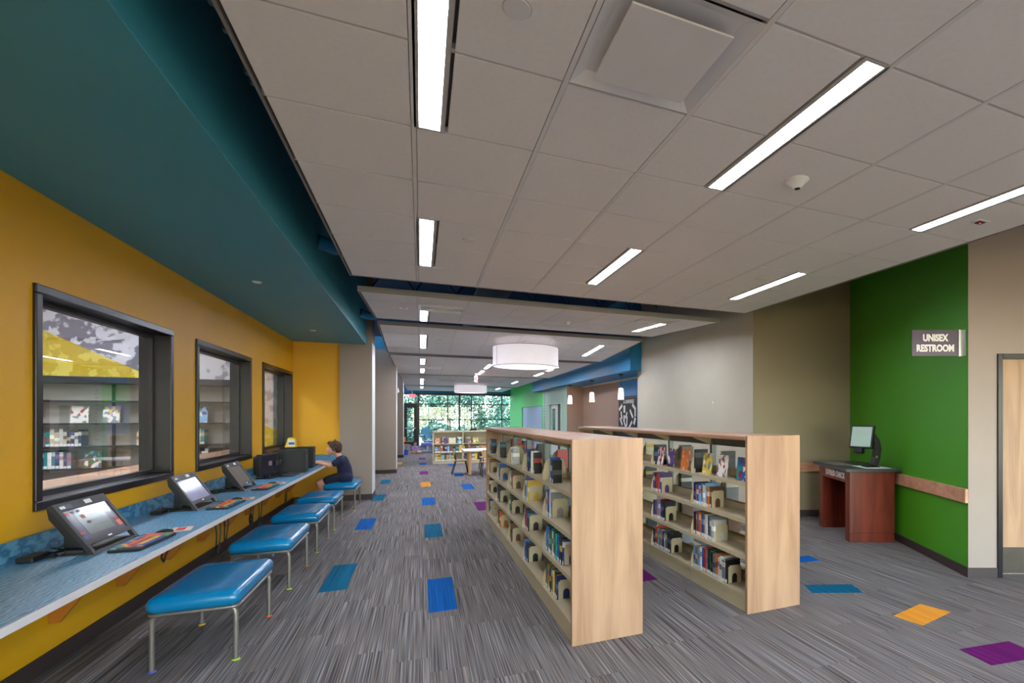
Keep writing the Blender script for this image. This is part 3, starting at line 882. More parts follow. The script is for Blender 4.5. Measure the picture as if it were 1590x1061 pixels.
em = thing('ceiling_alarm', 'flat white ceiling device with a red light by the wall-side light', 'alarm', (3.83, 2.37, 2.98))
MB().box(-.06, .06, -.035, .035, -.006, 0).build('plate', M_white, em, bev=.002)
MB().lathe([(.0, -.018), (.007, -.016), (.010, -.012)], 12).build('indicator', mat('red_lens', (220, 40, 50), .3, emis=.35), em, 40)
MB().box(-.03, .03, -.02, .02, -.012, -.006).build('bezel', M_dkgrey, em)
for k, (u, v) in enumerate(((-1.49, 5.89), (-1.53, 8.85))):
    t = thing('soffit_sprinkler', 'small round white cap under the soffit, %s along the desk' % ORD[k], 'sprinkler', (u, v, 2.86))
    MB().lathe([(.0, -.012), (.03, -.010), (.042, 0)], 20).build('cover_plate', M_white, t, 40)
tw = thing('ceiling_spotlight', 'small twin white ceiling fitting in the second cloud by the soffit', 'light', (-.21, 7.45, 3.03))
for x in (-.04, .03): MB().box(x - .02, x + .02, -.02, .02, -.02, 0).build('head', M_white, tw)
sd = thing('smoke_detector', 'small white smoke detector in the middle of the second cloud', 'detector', (2.16, 7.6, 3.035))
MB().lathe([(.0, -.05), (.03, -.045), (.05, -.02), (.055, 0)], 20).build('housing', M_white, sd, 50)
MB().lathe([(.0, -.056), (.02, -.05)], 12).build('sensor_lens', M_grid, sd, 50)

# drum pendants
M_drum = mat('drum_fabric', (228, 222, 228), .8, var=.02, emis=.13, ecol=(236, 230, 238))
M_drumb = mat('drum_diffuser', (244, 240, 240), .6, var=0, emis=.28, ecol=(255, 250, 246))
def drum(label, u, v, r, zb, zt, ztop):
    t = thing('drum_pendant', label, 'lamp', (u, v, 0))
    MB().lathe([(r, zb), (r, zt), (r - .006, zt), (r - .006, zb)], 64, close=True).build('shade', M_drum, t, 30)
    MB().lathe([(0, zb + .012), (r - .008, zb + .012), (r - .008, zb + .02), (0, zb + .02)], 64).build('diffuser', M_drumb, t, 30)
    MB().lathe([(0, zb + .05), (r - .03, zb + .05), (r - .03, zb + .056), (0, zb + .056)], 48).build('baffle', M_white, t, 30)  # added plate, holds the lamp glow off the cloud above
    for z_ in (zb, zt - .008):
        MB().lathe([(r + .003, z_), (r + .003, z_ + .008), (r - .009, z_ + .008), (r - .009, z_)], 64, close=True).build('trim_ring', M_dkgrey, t, 30)
    MB().box(-.003 - r, -r + .001, -.012, .0, zb, zt).build('seam', M_grid, t, rot=(0, 0, .35))
    MB().tube([(0, 0, zt - .1), (0, 0, ztop)], .008).build('stem', M_steel, t)
    MB().lathe([(.0, ztop - .03), (.075, ztop - .03), (.08, ztop)], 20).build('canopy', M_white, t, 40)
    for k in range(3):
        a_ = 2 * PI * k / 3 + .5
        MB().tube([(r * math.cos(a_), r * math.sin(a_), zt), (0, 0, ztop - .04)], .0025, 5).build('cable', M_steel, t)
drum('large white drum pendant hanging under the third ceiling cloud', 1.95, 9.95, .645, 2.525, 2.92, 3.04)
drum('far white drum pendant near the window wall', 1.96, 22.0, .66, 2.55, 2.87, 2.92)
# exit signs
M_exit = mat('exit_red', (226, 40, 74), .4, var=0, emis=.9, ecol=(240, 60, 96))
def exit_sign(label, loc, rz=0, mt=.3):
    t = thing('exit_sign', label, 'sign', loc, rz)
    MB().box(-.15, .15, -.025, .025, -.10, .10).build('housing', M_white, t, bev=.004)
    obj('lettering', text_mesh('lettering', 'EXIT', .17, M_exit, .002, .004), t, (0, -.028, 0), (PI / 2, 0, 0))
    MB().box(-.02, .02, -.02, .02, .10, mt).build('mount', M_white, t)
exit_sign('red EXIT sign hanging before the far glass door', (-.42, 28.0, 2.62))
exit_sign('red EXIT sign hanging edge-on under the fourth cloud', (1.62, 16.4, 2.73), 1.25, .175)

# ================================================================ COMPUTER DESK
DZ, DF = .74, -1.445
desk = thing('computer_desk', 'long blue laminate desk fixed along the yellow wall', 'desk', (0, 0, 0))
MB().box(WU + .02, DF, -2.5, 10.32, DZ - .032, DZ).build('top', M_lam, desk)
MB().box(DF, DF + .006, -2.5, 10.32, DZ - .034, DZ + .001).build('front_edge', M_lam_edge, desk)
MB().box(WU + .001, WU + .02, -2.5, 10.32, DZ - .03, DZ + .105).box(WU + .02, -1.40, 10.32, 10.339, DZ - .03, DZ + .105).build('backsplash', M_lam, desk)
M_brk = mat('amber_bracket', (168, 96, 14), .5, var=.05)
for k in range(13):
    v = 1.25 + k * .72
    MB().prism([(WU + .003, DZ - .033), (-1.76, DZ - .033), (-1.76, DZ - .06), (WU + .05, .27), (WU + .003, .27)], -.012, .012, X=Matrix.Translation((0, v, 0)) @ Matrix.Rotation(PI / 2, 4, 'X')).build('bracket', M_brk, desk)

# all-in-one computers with tilted screens
M_bezel = mat('computer_bezel', (36, 32, 34), .5, var=.05)
M_scr = mat('screen_lilac', (92, 87, 100), .12, var=.12, scale=5, emis=.03, ecol=(150, 146, 164))
M_scr2 = mat('screen_pale', (122, 120, 146), .12, var=.1, scale=5, emis=.07, ecol=(180, 178, 214))
M_scr3 = mat('screen_grey', (112, 106, 102), .12, var=.05, emis=.02)
M_scrw = mat('screen_window', (104, 110, 106), .15, var=.05, emis=.03)
M_scrb = mat('screen_blue', (16, 17, 38), .2, var=.1, emis=.008)
KEYC = [mat('key_' + n, c, .5, var=.04) for n, c in (('orange', (226, 96, 44)), ('yellow', (226, 186, 44)), ('red', (190, 44, 44)), ('green', (96, 150, 120)), ('blue', (64, 74, 140)), ('grey', (70, 68, 78)))]
TILT = Matrix.Rotation(-math.radians(31.5), 4, 'Y')
def aio(v, wd, label, scr, content):
    t = thing('touch_computer', label, 'computer', (-1.727, v + wd / 2, DZ))
    h, w2 = .345, wd / 2
    f = MB()
    f.box(-.022, 0, -w2, -w2 + .03, 0, h, X=TILT); f.box(-.022, 0, w2 - .03, w2, 0, h, X=TILT)
    f.box(-.022, 0, -w2 + .03, w2 - .03, h - .052, h, X=TILT); f.box(-.022, 0, -w2 + .03, w2 - .03, .062, .092, X=TILT); f.box(-.022, 0, -w2 + .03, w2 - .03, 0, .018, X=TILT)
    f.build('bezel', M_bezel, t)
    b = MB().prism([(-.022, .066), (-.022, h - .004), (-.035, h - .006), (-.058, h - .06), (-.058, .11), (-.035, .066)], -w2 + .012, w2 - .012, X=TILT @ Matrix.Rotation(PI / 2, 4, 'X'))
    b.build('rear_housing', M_black, t)
    MB().box(-.215, -.15, -.07, .07, .012, .13).box(-.22, -.02, -w2 + .02, w2 - .02, 0, .012).build('stand', M_black, t)
    s_ = MB().box(-.012, -.006, -w2 + .03, w2 - .03, .092, h - .052, X=TILT).build('screen', scr, t)
    for (y0, y1, z0, z1, m) in content:
        MB().box(-.006, -.0052, y0 * wd, y1 * wd, .094 + z0 * .197, .094 + z1 * .197, X=TILT).build('screen_image', m, s_)
    MB().box(0, .001, .02, .085, h - .038, h - .012, X=TILT).build('sticker', M_label, t)
    MB().box(0, .001, -w2 + .03, -w2 + .14, h - .042, h - .016, X=TILT).build('name_plate', mat('navy_plate', (38, 36, 66), .4), t)
    lb = MB()
    for q in range(3): lb.box(.001, .0016, -w2 + .037 + q * .015, -w2 + .048 + q * .015, h - .038, h - .022, X=TILT)
    lb.build('name_plate_marks', M_label, t)
    MB().box(0, .001, -.02, .02, .072, .081, X=TILT).build('maker_mark', M_label, t)
    return t
def keyboard(u0, v0, rz, label, coloured=True):
    t = thing('keyboard', label, 'keyboard', (u0, v0, DZ), rz)
    MB().box(0, .150, 0, .43, 0, .016).build('base', M_black, t, bev=.004)
    k = MB(); rk = random.Random(int(v0 * 100))
    for r in range(5):
        for c in range(17):
            x0, y0 = .012 + r * .027, .010 + c * .0243
            if coloured:
                mi = [4, 0, 2, 1, 4][r] if 1 < c < 13 else (3 if c >= 13 and r > 2 else (0 if c >= 13 else 5))
                if rk.random() < .22: mi = rk.choice((0, 1, 2, 3, 4))
            else: mi = 5
            k.box(x0, x0 + .022, y0, y0 + .020, .016, .023, mi)
    o = k.build('keys', KEYC, t); o['kind'] = 'stuff'
def mouse(u, v, label, rz=0):
    t = thing('computer_mouse', label, 'mouse', (u, v, DZ), rz)
    MB().ell((0, 0, .012), .046, .028, .020, 14, 8).build('shell', M_black, t, 60)
    MB().lathe([(.009, -.003), (.009, .003)], 10).build('wheel', KEYC[3], t, 40, (.024, 0, .028), (PI / 2, 0, 0))
    MB().tube([(-.045, 0, .01), (-.09, .01, .006), (-.14, -.03, .006), (-.19, -.02, .006), (-.25, -.06, .006)], .0022, 5).build('cable', M_black, t)
def card(u, v, label, rz):
    t = thing('mouse_mat', label, 'mat', (u, v, DZ), rz)
    MB().box(-.055, .055, -.08, .08, 0, .002).build('pad', mat('pink_pad', (206, 176, 156), .7, var=.12, scale=40), t)
    MB().box(-.03, .02, -.05, .05, .002, .003).build('picture', KEYC[2], t)
def cables(u, v, label, n=4, seed=0):
    t = thing('power_cables', label, 'cable', (u, v, DZ))
    q = random.Random(seed)
    for k in range(n):
        p = [(q.uniform(-.05, .12), -.15 + i * .05 + q.uniform(-.03, .03), .006 + q.random() * .02) for i in range(7)]
        MB().tube(p, .0035, 6).build('cord', M_black, t, 60)
    MB().box(-.04, .03, -.20, -.06, .001, .032).build('power_brick', M_black, t, bev=.006)
for k, (v, scr) in enumerate(((3.787, M_scr), (5.206, M_scr2), (6.403, M_scr3))):
    cont = [[(-.28, .25, .12, .88, M_scrw), (-.10, .18, .70, .72, M_bezel), (-.12, .18, .52, .54, M_bezel), (-.1, .2, .34, .36, M_bezel), (-.2, -.12, .66, .78, KEYC[0]), (-.17, -.09, .46, .56, KEYC[2]), (-.42, -.36, .02, .14, KEYC[4]), (-.42, -.33, .2, .26, KEYC[2]), (.33, .42, .1, .3, KEYC[0]), (.34, .40, .34, .42, KEYC[2]), (-.40, -.34, .86, .94, KEYC[0]), (-.30, -.24, .88, .96, KEYC[5]), (-.2, -.14, .88, .96, KEYC[5])],
            [(-.25, .3, .1, .6, mat('screen_form', (130, 130, 164), .15, emis=.05)), (-.2, .25, .64, .66, M_bezel)], []][k]
    aio(v, (.488, .46, .44)[k], 'dark touchscreen computer tilted back on the blue desk, %s from the front' % ORD[k], scr, cont)
    keyboard(-1.675, v + .0, -.03, 'multicoloured childrens keyboard before the %s tilted computer' % ORD[k])
    mouse(-1.60, v + .50, 'black and green mouse beside the %s coloured keyboard' % ORD[k], .3)
    card(-1.55, v + .62, 'pinkish printed mat beside the %s coloured keyboard' % ORD[k], .2)
    cables(-1.96, v + .1, 'tangle of black cables behind the %s tilted computer' % ORD[k], 4, k)
# fourth station
t = thing('flat_monitor', 'small black monitor with blue screen beside the black tower', 'monitor', (-1.80, 7.66, DZ), -.28)
MB().box(-.05, 0, -.20, .20, .035, .315).build('bezel', M_black, t, bev=.006)
s_ = MB().box(0, .002, -.175, .175, .06, .295).build('screen', M_scrb, t)
MB().box(.002, .003, -.03, .04, .16, .22).build('screen_image', M_scr3, s_)
MB().box(-.14, -.05, -.12, .12, .05, .29).build('rear_housing', M_black, t, bev=.02)
MB().box(-.1, .06, -.12, .12, 0, .012).box(-.06, -.03, -.04, .04, .012, .06).build('stand', M_black, t)
keyboard(-1.70, 7.72, -.03, 'plain black keyboard before the small black monitor', False)
card(-1.56, 8.05, 'pale printed mat on the desk beside the tower', .1)
cables(-1.78, 7.95, 'black cables coiled between the monitor and the tower', 5, 9)
hp = thing('headset', 'black headset hanging from the small black monitor', 'headphones', (-1.76, 7.86, DZ + .2))
MB().tube([(.0, -.07, 0), (0, -.06, .07), (0, 0, .10), (0, .06, .07), (0, .07, 0)], .008, 8).build('headband', M_black, hp, 60)
for y in (-.075, .075): MB().lathe([(.03, -.012), (.036, 0), (.03, .012)], 14).build('ear_cup', M_dkgrey, hp, 50, (0, y, -.02), (PI / 2, 0, 0))
def tower(u0, u1, v0, lab):
    t = thing('tower_computer', lab, 'computer', (u1, v0, DZ))
    MB().box(u0 - u1, -.012, 0, .185, .008, .325).build('case', M_black, t, bev=.006)
    MB().box(-.012, 0, .003, .182, .008, .325).build('front_panel', M_dkgrey, t, bev=.004)
    MB().box(0, .003, .03, .155, .25, .28).build('drive_slot', M_black, t)
    MB().lathe([(.012, 0), (.012, .004)], 12).build('power_button', M_steel, t, 40, (0, .09, .20), (0, PI / 2, 0))
    for y in (.03, .15): MB().box(u0 - u1 + .03, -.03, y - .012, y + .012, 0, .008).build('foot', M_black, t)
tower(-1.90, -1.508, 8.2, 'black tower computer on the desk beside the small monitor')
tower(-1.97, -1.536, 8.9, 'black tower computer on the desk carrying a yellow bag')
bg = thing('snack_bag', 'yellow and white printed bag standing on the black tower', 'bag', (-1.84, 8.97, DZ + .325))
MB().prism([(-.07, 0), (.07, 0), (.055, .13), (.0, .15), (-.03, .14)], -.05, .05, X=Matrix.Rotation(PI / 2, 4, 'X')).build('pouch', mat('bag_yellow', (240, 206, 26), .5, var=.05), bg)
MB().box(-.03, .062, -.053, -.05, .015, .12).build('label_panel', M_label, bg)
MB().box(-.02, .055, -.0545, -.053, .04, .075).build('label_print', KEYC[4], bg)
# keyboard and mouse used by the boy
keyboard(-1.72, 9.32, 0, 'black keyboard on the desk beside the boy', False)
mouse(-1.62, 9.22, 'black mouse under the hand of the boy', 0)
# cables hanging under the desk
for k, (v, u, zl) in enumerate(((4.0, -1.52, .60), (5.0, -1.55, .40), (5.35, -1.6, .42), (6.35, -1.6, .34), (6.45, -1.7, .36), (7.55, -1.62, .40))):
    t = thing('hanging_cable', 'black cable looping below the desk edge, %s along the desk' % ORD[k], 'cable', (u, v, 0))
    MB().tube([(0, 0, DZ - .03), (.01, .01, (DZ + zl) / 2), (0, .03, zl + .03), (0, .06, zl), (.0, .09, zl + .04), (.01, .10, (DZ + zl) / 2), (0, .11, DZ - .03)], .005, 6).build('cord', M_black, t, 60)
    if k in (3, 4):
        MB().tube([(.0, .06 + .035 * math.cos(a * PI / 6), zl + .06 + .05 * math.sin(a * PI / 6)) for a in range(13)], .011, 8).build('coil', M_black, t, 60)

# ================================================================ BENCHES
def rrect(hx, hy, r, n=5):
    p = []
    for (cx, cy, a0) in ((hx - r, hy - r, 0), (-hx + r, hy - r, 90), (-hx + r, -hy + r, 180), (hx - r, -hy + r, 270)):
        for k in range(n + 1):
            a = math.radians(a0 + 90 * k / n)
            p.append((cx + r * math.cos(a), cy + r * math.sin(a)))
    return p
def cushion(hx, hy, z0, z1):
    b = MB(); vs, fs = [], []
    h = z1 - z0
    prof = [(.02, 0), (.004, .02), (0, h * .35), (.002, h * .6), (.012, h * .80), (.03, h * .91), (.06, h * .96), (.11, h * .99), (.17, h)]
    n = 24
    for ins, dz in prof:
        vs += [(x, y, z0 + dz) for x, y in rrect(hx - ins, hy - ins, max(.012, .045 - ins * .2))]
    for i in range(len(prof) - 1):
        for k in range(n):
            fs.append((i * n + k, i * n + (k + 1) % n, (i + 1) * n + (k + 1) % n, (i + 1) * n + k))
    fs.append(tuple(range(n))[::-1]); fs.append(tuple(range((len(prof) - 1) * n, len(prof) * n)))
    return b.add(vs, fs)
FEET = [mat('foot_' + n, c, .5) for n, c in (('violet', (96, 90, 190)), ('lime', (160, 190, 40)), ('orange', (214, 96, 40)), ('amber', (216, 170, 60)))]
seat_me = cushion(.235, .405, .352, .455).mesh('seat', M_vinyl, 50)
bl = ['foremost along the desk', 'second along the desk', 'third along the desk', 'fourth along the desk', 'under the seated boy']
legs = [(-.205, -.366), (.205, -.366), (.205, .366), (-.205, .366)]
leg_me = []
for x, y in legs:
    sx, sy = (1 if x > 0 else -1), (1 if y > 0 else -1)
    leg_me.append(MB().tube([(0, 0, .008), (0, 0, .29), (-.004 * sx, 0, .318), (-.016 * sx, 0, .336), (-.05 * sx, 0, .343)], .0145, 10).mesh('leg', M_leg, 50))
foot_me = [MB().lathe([(.021, 0), (.023, .004), (.018, .010)], 14).mesh('glide_foot', m, 50) for m in FEET]
ring_me = MB().tube([(x, y, .343) for x, y in rrect(.218, .385, .04)] + [rrect(.218, .385, .04)[0] + (.343,)], .011, 8).mesh('seat_frame', M_leg, 50)
for k, (u, v) in enumerate(((-1.28, 4.182), (-1.285, 5.56), (-1.285, 6.83), (-1.29, 8.03), (-1.20, 9.49))):
    t = thing('bench_stool', 'blue vinyl bench on grey metal legs, ' + bl[k], 'bench', (u, v, 0), 0, 'blue benches at the desk')
    obj('seat', seat_me, t); obj('seat_frame', ring_me, t)
    for q in range(4):
        l = obj('leg', leg_me[q], t, legs[q] + (0,))
        obj('glide_foot', foot_me[q], l)

# ================================================================ SELF CHECKOUT DESK
ks = thing('checkout_desk', 'mahogany self checkout desk reading EXPRESS CHECK by the green wall', 'desk', RF(2.71, 6.0) + (0,), -TH)
for y0, y1 in ((0, .125), (.83, .955)):
    p = MB().box(0, .545, y0, y1, .118, .86).build('pedestal', M_mahog, ks)
    MB().box(.003, .542, y0 + .003, y1 - .003, 0, .113).build('plinth', M_mahog, p)
MB().box(.0, .025, .125, .83, .715, .86).build('apron', M_mahog, ks)
MB().box(.50, .52, .125, .83, .1, .86).build('back_panel', M_mahog, ks)
MB().box(-.065, .60, -.05, 1.0, .86, .90).build('counter_top', M_counter, ks, bev=.004)
MB().box(.0, .26, .42, .9, .90, .902).build('scan_mat', mat('grey_scan_mat', (126, 122, 116), .5), ks)
MB().box(.18, .52, .02, .34, .90, .903).build('paper_sheet', M_label, ks)
obj('lettering', text_mesh('lettering', 'EXPRESS CHECK', .10, M_ivory, .001, .0035, sx=.80), ks, (-.0015, .43, .788), (PI / 2, 0, -PI / 2))
tm = thing('checkout_terminal', 'black touchscreen terminal on a curved arm on checkout desk', 'terminal', RF(3.07, 6.17) + (.903,), -TH)
MB().box(-.10, .06, -.07, .09, 0, .012).build('base_plate', M_black, tm, bev=.004)
arm = MB()
ap = [(.0, .02), (.035, .12), (.05, .22), (.03, .32), (-.03, .40), (-.10, .43)]
wd = [.05, .045, .045, .045, .05, .05]
outer, inner = [], []
for i, (x, z_) in enumerate(ap):
    d = Vector((ap[min(i + 1, 5)][0] - ap[max(i - 1, 0)][0], ap[min(i + 1, 5)][1] - ap[max(i - 1, 0)][1])).normalized()
    nrm = Vector((d.y, -d.x))
    outer.append((x + nrm.x * wd[i], z_ + nrm.y * wd[i])); inner.append((x - nrm.x * wd[i] * .6, z_ - nrm.y * wd[i] * .6))
arm.prism(outer + inner[::-1], -.045, .045, X=Matrix.Rotation(PI / 2, 4, 'X'))
arm.build('arm', M_black, tm, bev=.006)
MB().box(-.004, .004, -.012, .012, -.012, .012).build('warning_sticker', KEYC[1], tm, loc=(.03, -.047, .13))
hX = Matrix.Translation((-.13, 0, .37)) @ Matrix.Rotation(math.radians(38), 4, 'Z') @ Matrix.Rotation(math.radians(14), 4, 'Y')
MB().box(-.02, .02, -.145, .145, -.14, .15, X=hX).build('bezel', M_black, tm, bev=.006)
MB().box(-.0225, -.02, -.125, .125, -.12, .13, X=hX).build('screen', mat('terminal_screen', (150, 168, 158), .12, var=.06, emis=.06, ecol=(150, 172, 164)), tm)
MB().box(.02, .07, -.06, .06, -.06, .08, X=hX).build('hinge_block', M_black, tm, bev=.01)
MB().box(-.03, .05, -.03, .07, -.20, -.14, X=hX).build('scanner', M_black, tm, bev=.006)

# ================================================================ BOOKCASES AND BOOKS
BCOL = {'navy': (28, 36, 92), 'blue': (30, 92, 176), 'sky blue': (120, 170, 214), 'white': (226, 224, 218), 'black': (26, 24, 28), 'red': (176, 36, 34), 'orange': (216, 116, 40),
        'yellow': (222, 182, 50), 'green': (36, 110, 72), 'teal': (30, 130, 130), 'purple': (92, 60, 130), 'grey': (128, 128, 132), 'brown': (110, 72, 50), 'cream': (216, 204, 172)}
BM, BME, PM, PME = {}, {}, {}, {}
def cover(name, c):
    """cloth or paper cover with a printed title band whose colour differs from book to book"""
    m, t, b = newmat(name)
    L = t.links
    tc = t.nodes.new('ShaderNodeTexCoord'); oi = t.nodes.new('ShaderNodeObjectInfo')
    sp = t.nodes.new('ShaderNodeSeparateXYZ'); L.new(tc.outputs['Object'], sp.inputs[0])
    def mth(op, a, v):
        n = t.nodes.new('ShaderNodeMath'); n.operation = op
        L.new(a, n.inputs[0])
        if isinstance(v, float): n.inputs[1].default_value = v
        else: L.new(v, n.inputs[1])
        return n.outputs[0]
    lo = mth('MULTIPLY_ADD', oi.outputs['Random'], .35); lo.node.inputs[2].default_value = .35
    band = mth('MULTIPLY', mth('GREATER_THAN', sp.outputs[2], lo), mth('LESS_THAN', mth('SUBTRACT', sp.outputs[2], lo), .22))
    rp = t.nodes.new('ShaderNodeValToRGB'); rp.color_ramp.interpolation = 'CONSTANT'
    e = rp.color_ramp.elements
    tones = [tuple(min(255, v + 60) for v in c), (214, 208, 196), (30, 32, 50), (170, 60, 48), (206, 172, 80), (60, 110, 150), c]
    e[0].position = 0; e[0].color = lin(tones[0]) + (1,); e[1].position = .15; e[1].color = lin(tones[1]) + (1,)
    for i, q in enumerate(tones[2:]):
        w_ = e.new(.3 + .12 * i); w_.color = lin(q) + (1,)
    fr = mth('FRACT', mth('MULTIPLY', oi.outputs['Random'], 7.3), .0)
    L.new(fr, rp.inputs[0])
    hs = t.nodes.new('ShaderNodeHueSaturation'); hs.inputs['Color'].default_value = lin(c) + (1,)
    L.new(mth('MULTIPLY_ADD', fr, .6), hs.inputs['Value']); hs.inputs['Value'].links[0].from_node.inputs[2].default_value = .6
    nz = t.nodes.new('ShaderNodeTexNoise'); nz.inputs['Scale'].default_value = 6; L.new(tc.outputs['Object'], nz.inputs['Vector'])
    mx = t.nodes.new('ShaderNodeMix'); mx.data_type = 'RGBA'
    L.new(mth('MULTIPLY', band, .8), mx.inputs[0]); L.new(hs.outputs[0], mx.inputs[6]); L.new(rp.outputs[0], mx.inputs[7])
    m2 = t.nodes.new('ShaderNodeMix'); m2.data_type = 'RGBA'; m2.blend_type = 'OVERLAY'; m2.inputs[0].default_value = .35
    L.new(mx.outputs[2], m2.inputs[6]); L.new(nz.outputs['Color'], m2.inputs[7])
    L.new(m2.outputs[2], b.inputs['Base Color'])
    b.inputs['Roughness'].default_value = .4
    return m
for i, (n, c) in enumerate(BCOL.items()):
    others = [BCOL[k] for k in (list(BCOL)[(i * 3 + 2) % 14], 'white', list(BCOL)[(i * 5 + 4) % 14])]
    BM[n] = cover('cover_' + n.replace(' ', '_'), c)
    PM[n] = printed('picture_cover_' + n.replace(' ', '_'), c, i, others, 5.0)
def book_me(colour, pic=False):
    """unit book: x depth 0..1 (spine at 0), y thickness 0..1, z height 0..1"""
    BD = PME if pic else BME
    if colour not in BD:
        c = MB().box(0, 1, 0, .14, 0, 1).box(0, 1, .86, 1, 0, 1).box(0, .03, .14, .86, 0, 1)
        BD[colour] = c.mesh('book', (PM if pic else BM)[colour])
    return BD[colour]
page_me = MB().box(.03, .97, .14, .86, .012, .985).mesh('pages', M_paper)
slab_me = MB().box(-.004, 0, .06, .94, .02, .17).mesh('spine_label', M_label)
def book(colour, label, M, dims, lab=True, group=None, pic=False):
    """M: matrix placing the book; dims = depth, thickness, height"""
    o = obj('book', book_me(colour, pic))
    tag(o, label, 'book', group)
    o.matrix_world = M @ Matrix.Diagonal((dims[0], dims[1], dims[2], 1))
    obj('pages', page_me, o)
    if lab: obj('spine_label', slab_me, o)
    return o
# L shaped bookend with an arched cut-out
def bookend_mesh():
    b = MB()
    w_, h_, t_ = .125, .15, .003
    n = 8
    arch = [(.036 + .026 - .026 * math.cos(PI * k / n), .05 + .032 * math.sin(PI * k / n)) for k in range(n + 1)]
    outer = [(0, 0), (.036, 0)] + arch + [(.088, 0), (w_, 0), (w_, h_ - .012), (w_ - .012, h_), (.012, h_), (0, h_ - .012)]
    m = Matrix.Rotation(PI / 2, 4, 'X')
    tri = [(0, 0), (.036, 0), (.036, .05), (0, h_ - .012)]
    b.box(0, .036, 0, t_, 0, .09); b.box(.088, w_, 0, t_, 0, .09); b.box(.012, w_ - .012, 0, t_, .138, h_); b.box(0, w_, 0, t_, .09, .138)
    pts = arch
    for k in range(n):
        p, q = pts[k], pts[k + 1]
        b.add([(p[0], 0, p[1]), (q[0], 0, q[1]), (q[0], 0, .0901), (p[0], 0, .0901), (p[0], t_, p[1]), (q[0], t_, q[1]), (q[0], t_, .0901), (p[0], t_, .0901)],
              [(0, 1, 2, 3), (7, 6, 5, 4), (0, 4, 5, 1)])
    b.box(.01, w_ - .01, 0, .11, 0, .002)
    return b.mesh('bookend', M_cream)
bookend_me = bookend_mesh()
# tombstone shaped shelf end bracket
def bracket_mesh(depth=.215, h_=.185):
    p = [(.0, -.03), (depth, -.03), (depth, .0)]
    r = .085
    for k in range(8): p.append((depth - .02 - r + r * math.cos(PI / 2 * k / 7), h_ - r + r * math.sin(PI / 2 * k / 7)))
    for k in range(8): p.append((.012 + r - r * math.sin(PI / 2 * k / 7), h_ - r + r * math.cos(PI / 2 * k / 7)))
    p.append((0, .06))
    return MB().prism(p, -.0025, .0025, X=Matrix.Rotation(PI / 2, 4, 'X')).lathe([(.0, 0), (.010, 0), (.012, .004)], 10, mi=1, X=Matrix.Translation((depth * .55, -.0025, .12)) @ Matrix.Rotation(PI / 2, 4, 'X')).mesh('shelf_bracket', [M_cream, M_leg])
bracket_me = bracket_mesh()
LV = [.135, .44, .725, 1.012]
LVN = ['bottom', 'second', 'third', 'top']
BAYN = ['first', 'second', 'third', 'fourth', 'fifth']
M_slot = mat('slot_dark', (30, 30, 30), .6)
def bookcase(name, label, loc, rz, nb, L, wd=.52, ht=1.38):
    t = thing('bookcase', label, 'bookcase', loc, rz)
    MB().box(0, wd, 0, .028, 0, ht).build('end_panel', M_maple, t, bev=.002)
    MB().box(0, wd, L - .028, L, 0, ht).build('end_panel', M_maple, t, bev=.002)
    MB().box(-.004, wd + .004, .028, L - .028, ht - .036, ht - .004).build('canopy_top', M_mapleh, t, bev=.003)
    bw = (L - .056) / nb
    MB().box(wd / 2 - .012, wd / 2 + .012, .03, L - .03, ht - .115, ht - .04).build('top_rail', M_steel, t)
    for b in range(nb + 1):
        y = .028 + b * bw
        y = min(max(y, .045), L - .045)
        p = MB().box(wd / 2 - .025, wd / 2 + .025, y - .016, y + .016, .1, ht - .04).build('upright', M_steel, t)
        sl = MB()
        for q in range(34):
            for x in (wd / 2 - .0256, wd / 2 + .025): sl.box(x, x + .0006, y - .005, y + .005, .2 + q * .033, .218 + q * .033)
        o = sl.build('slots', M_slot, p); o['kind'] = 'stuff'
        MB().prism([(.03, ht - .04), (wd - .03, ht - .04), (wd / 2 + .02, ht - .12), (wd / 2 - .02, ht - .12)], -.004, .004, X=Matrix.Translation((0, y, 0)) @ Matrix.Rotation(PI / 2, 4, 'X')).build('canopy_bracket', M_cream, t)
    for side in (0, 1):
        for b in range(nb):
            y0, y1 = .03 + b * bw, .026 + (b + 1) * bw
            k = MB().box(.014 if side == 0 else wd - .03, .03 if side == 0 else wd - .014, y0, y1, 0, .12)
            k.build('kick_plate', M_cream, t)
            for li, z_ in enumerate(LV):
                s_ = MB()
                x0, x1 = (.008, .238) if side == 0 else (wd - .238, wd - .008)
                s_.box(x0, x1, y0, y1, z_ - .008, z_)
                xf = x0 if side == 0 else x1 - .012
                s_.box(xf, xf + .012, y0, y1, z_ - .03, z_ - .008)
                xr = x1 - .004 if side == 0 else x0
                s_.box(xr, xr + .004, y0, y1, z_, z_ + .055)
                s_.build('shelf', M_cream, t)
                o = obj('shelf_bracket', bracket_me, t, (.012, y1 - .005, z_) if side == 0 else (wd - .012, y1 - .005, z_))
                if side: o.rotation_euler = (0, 0, PI); o.location.y = y1 - .006
    return t, bw
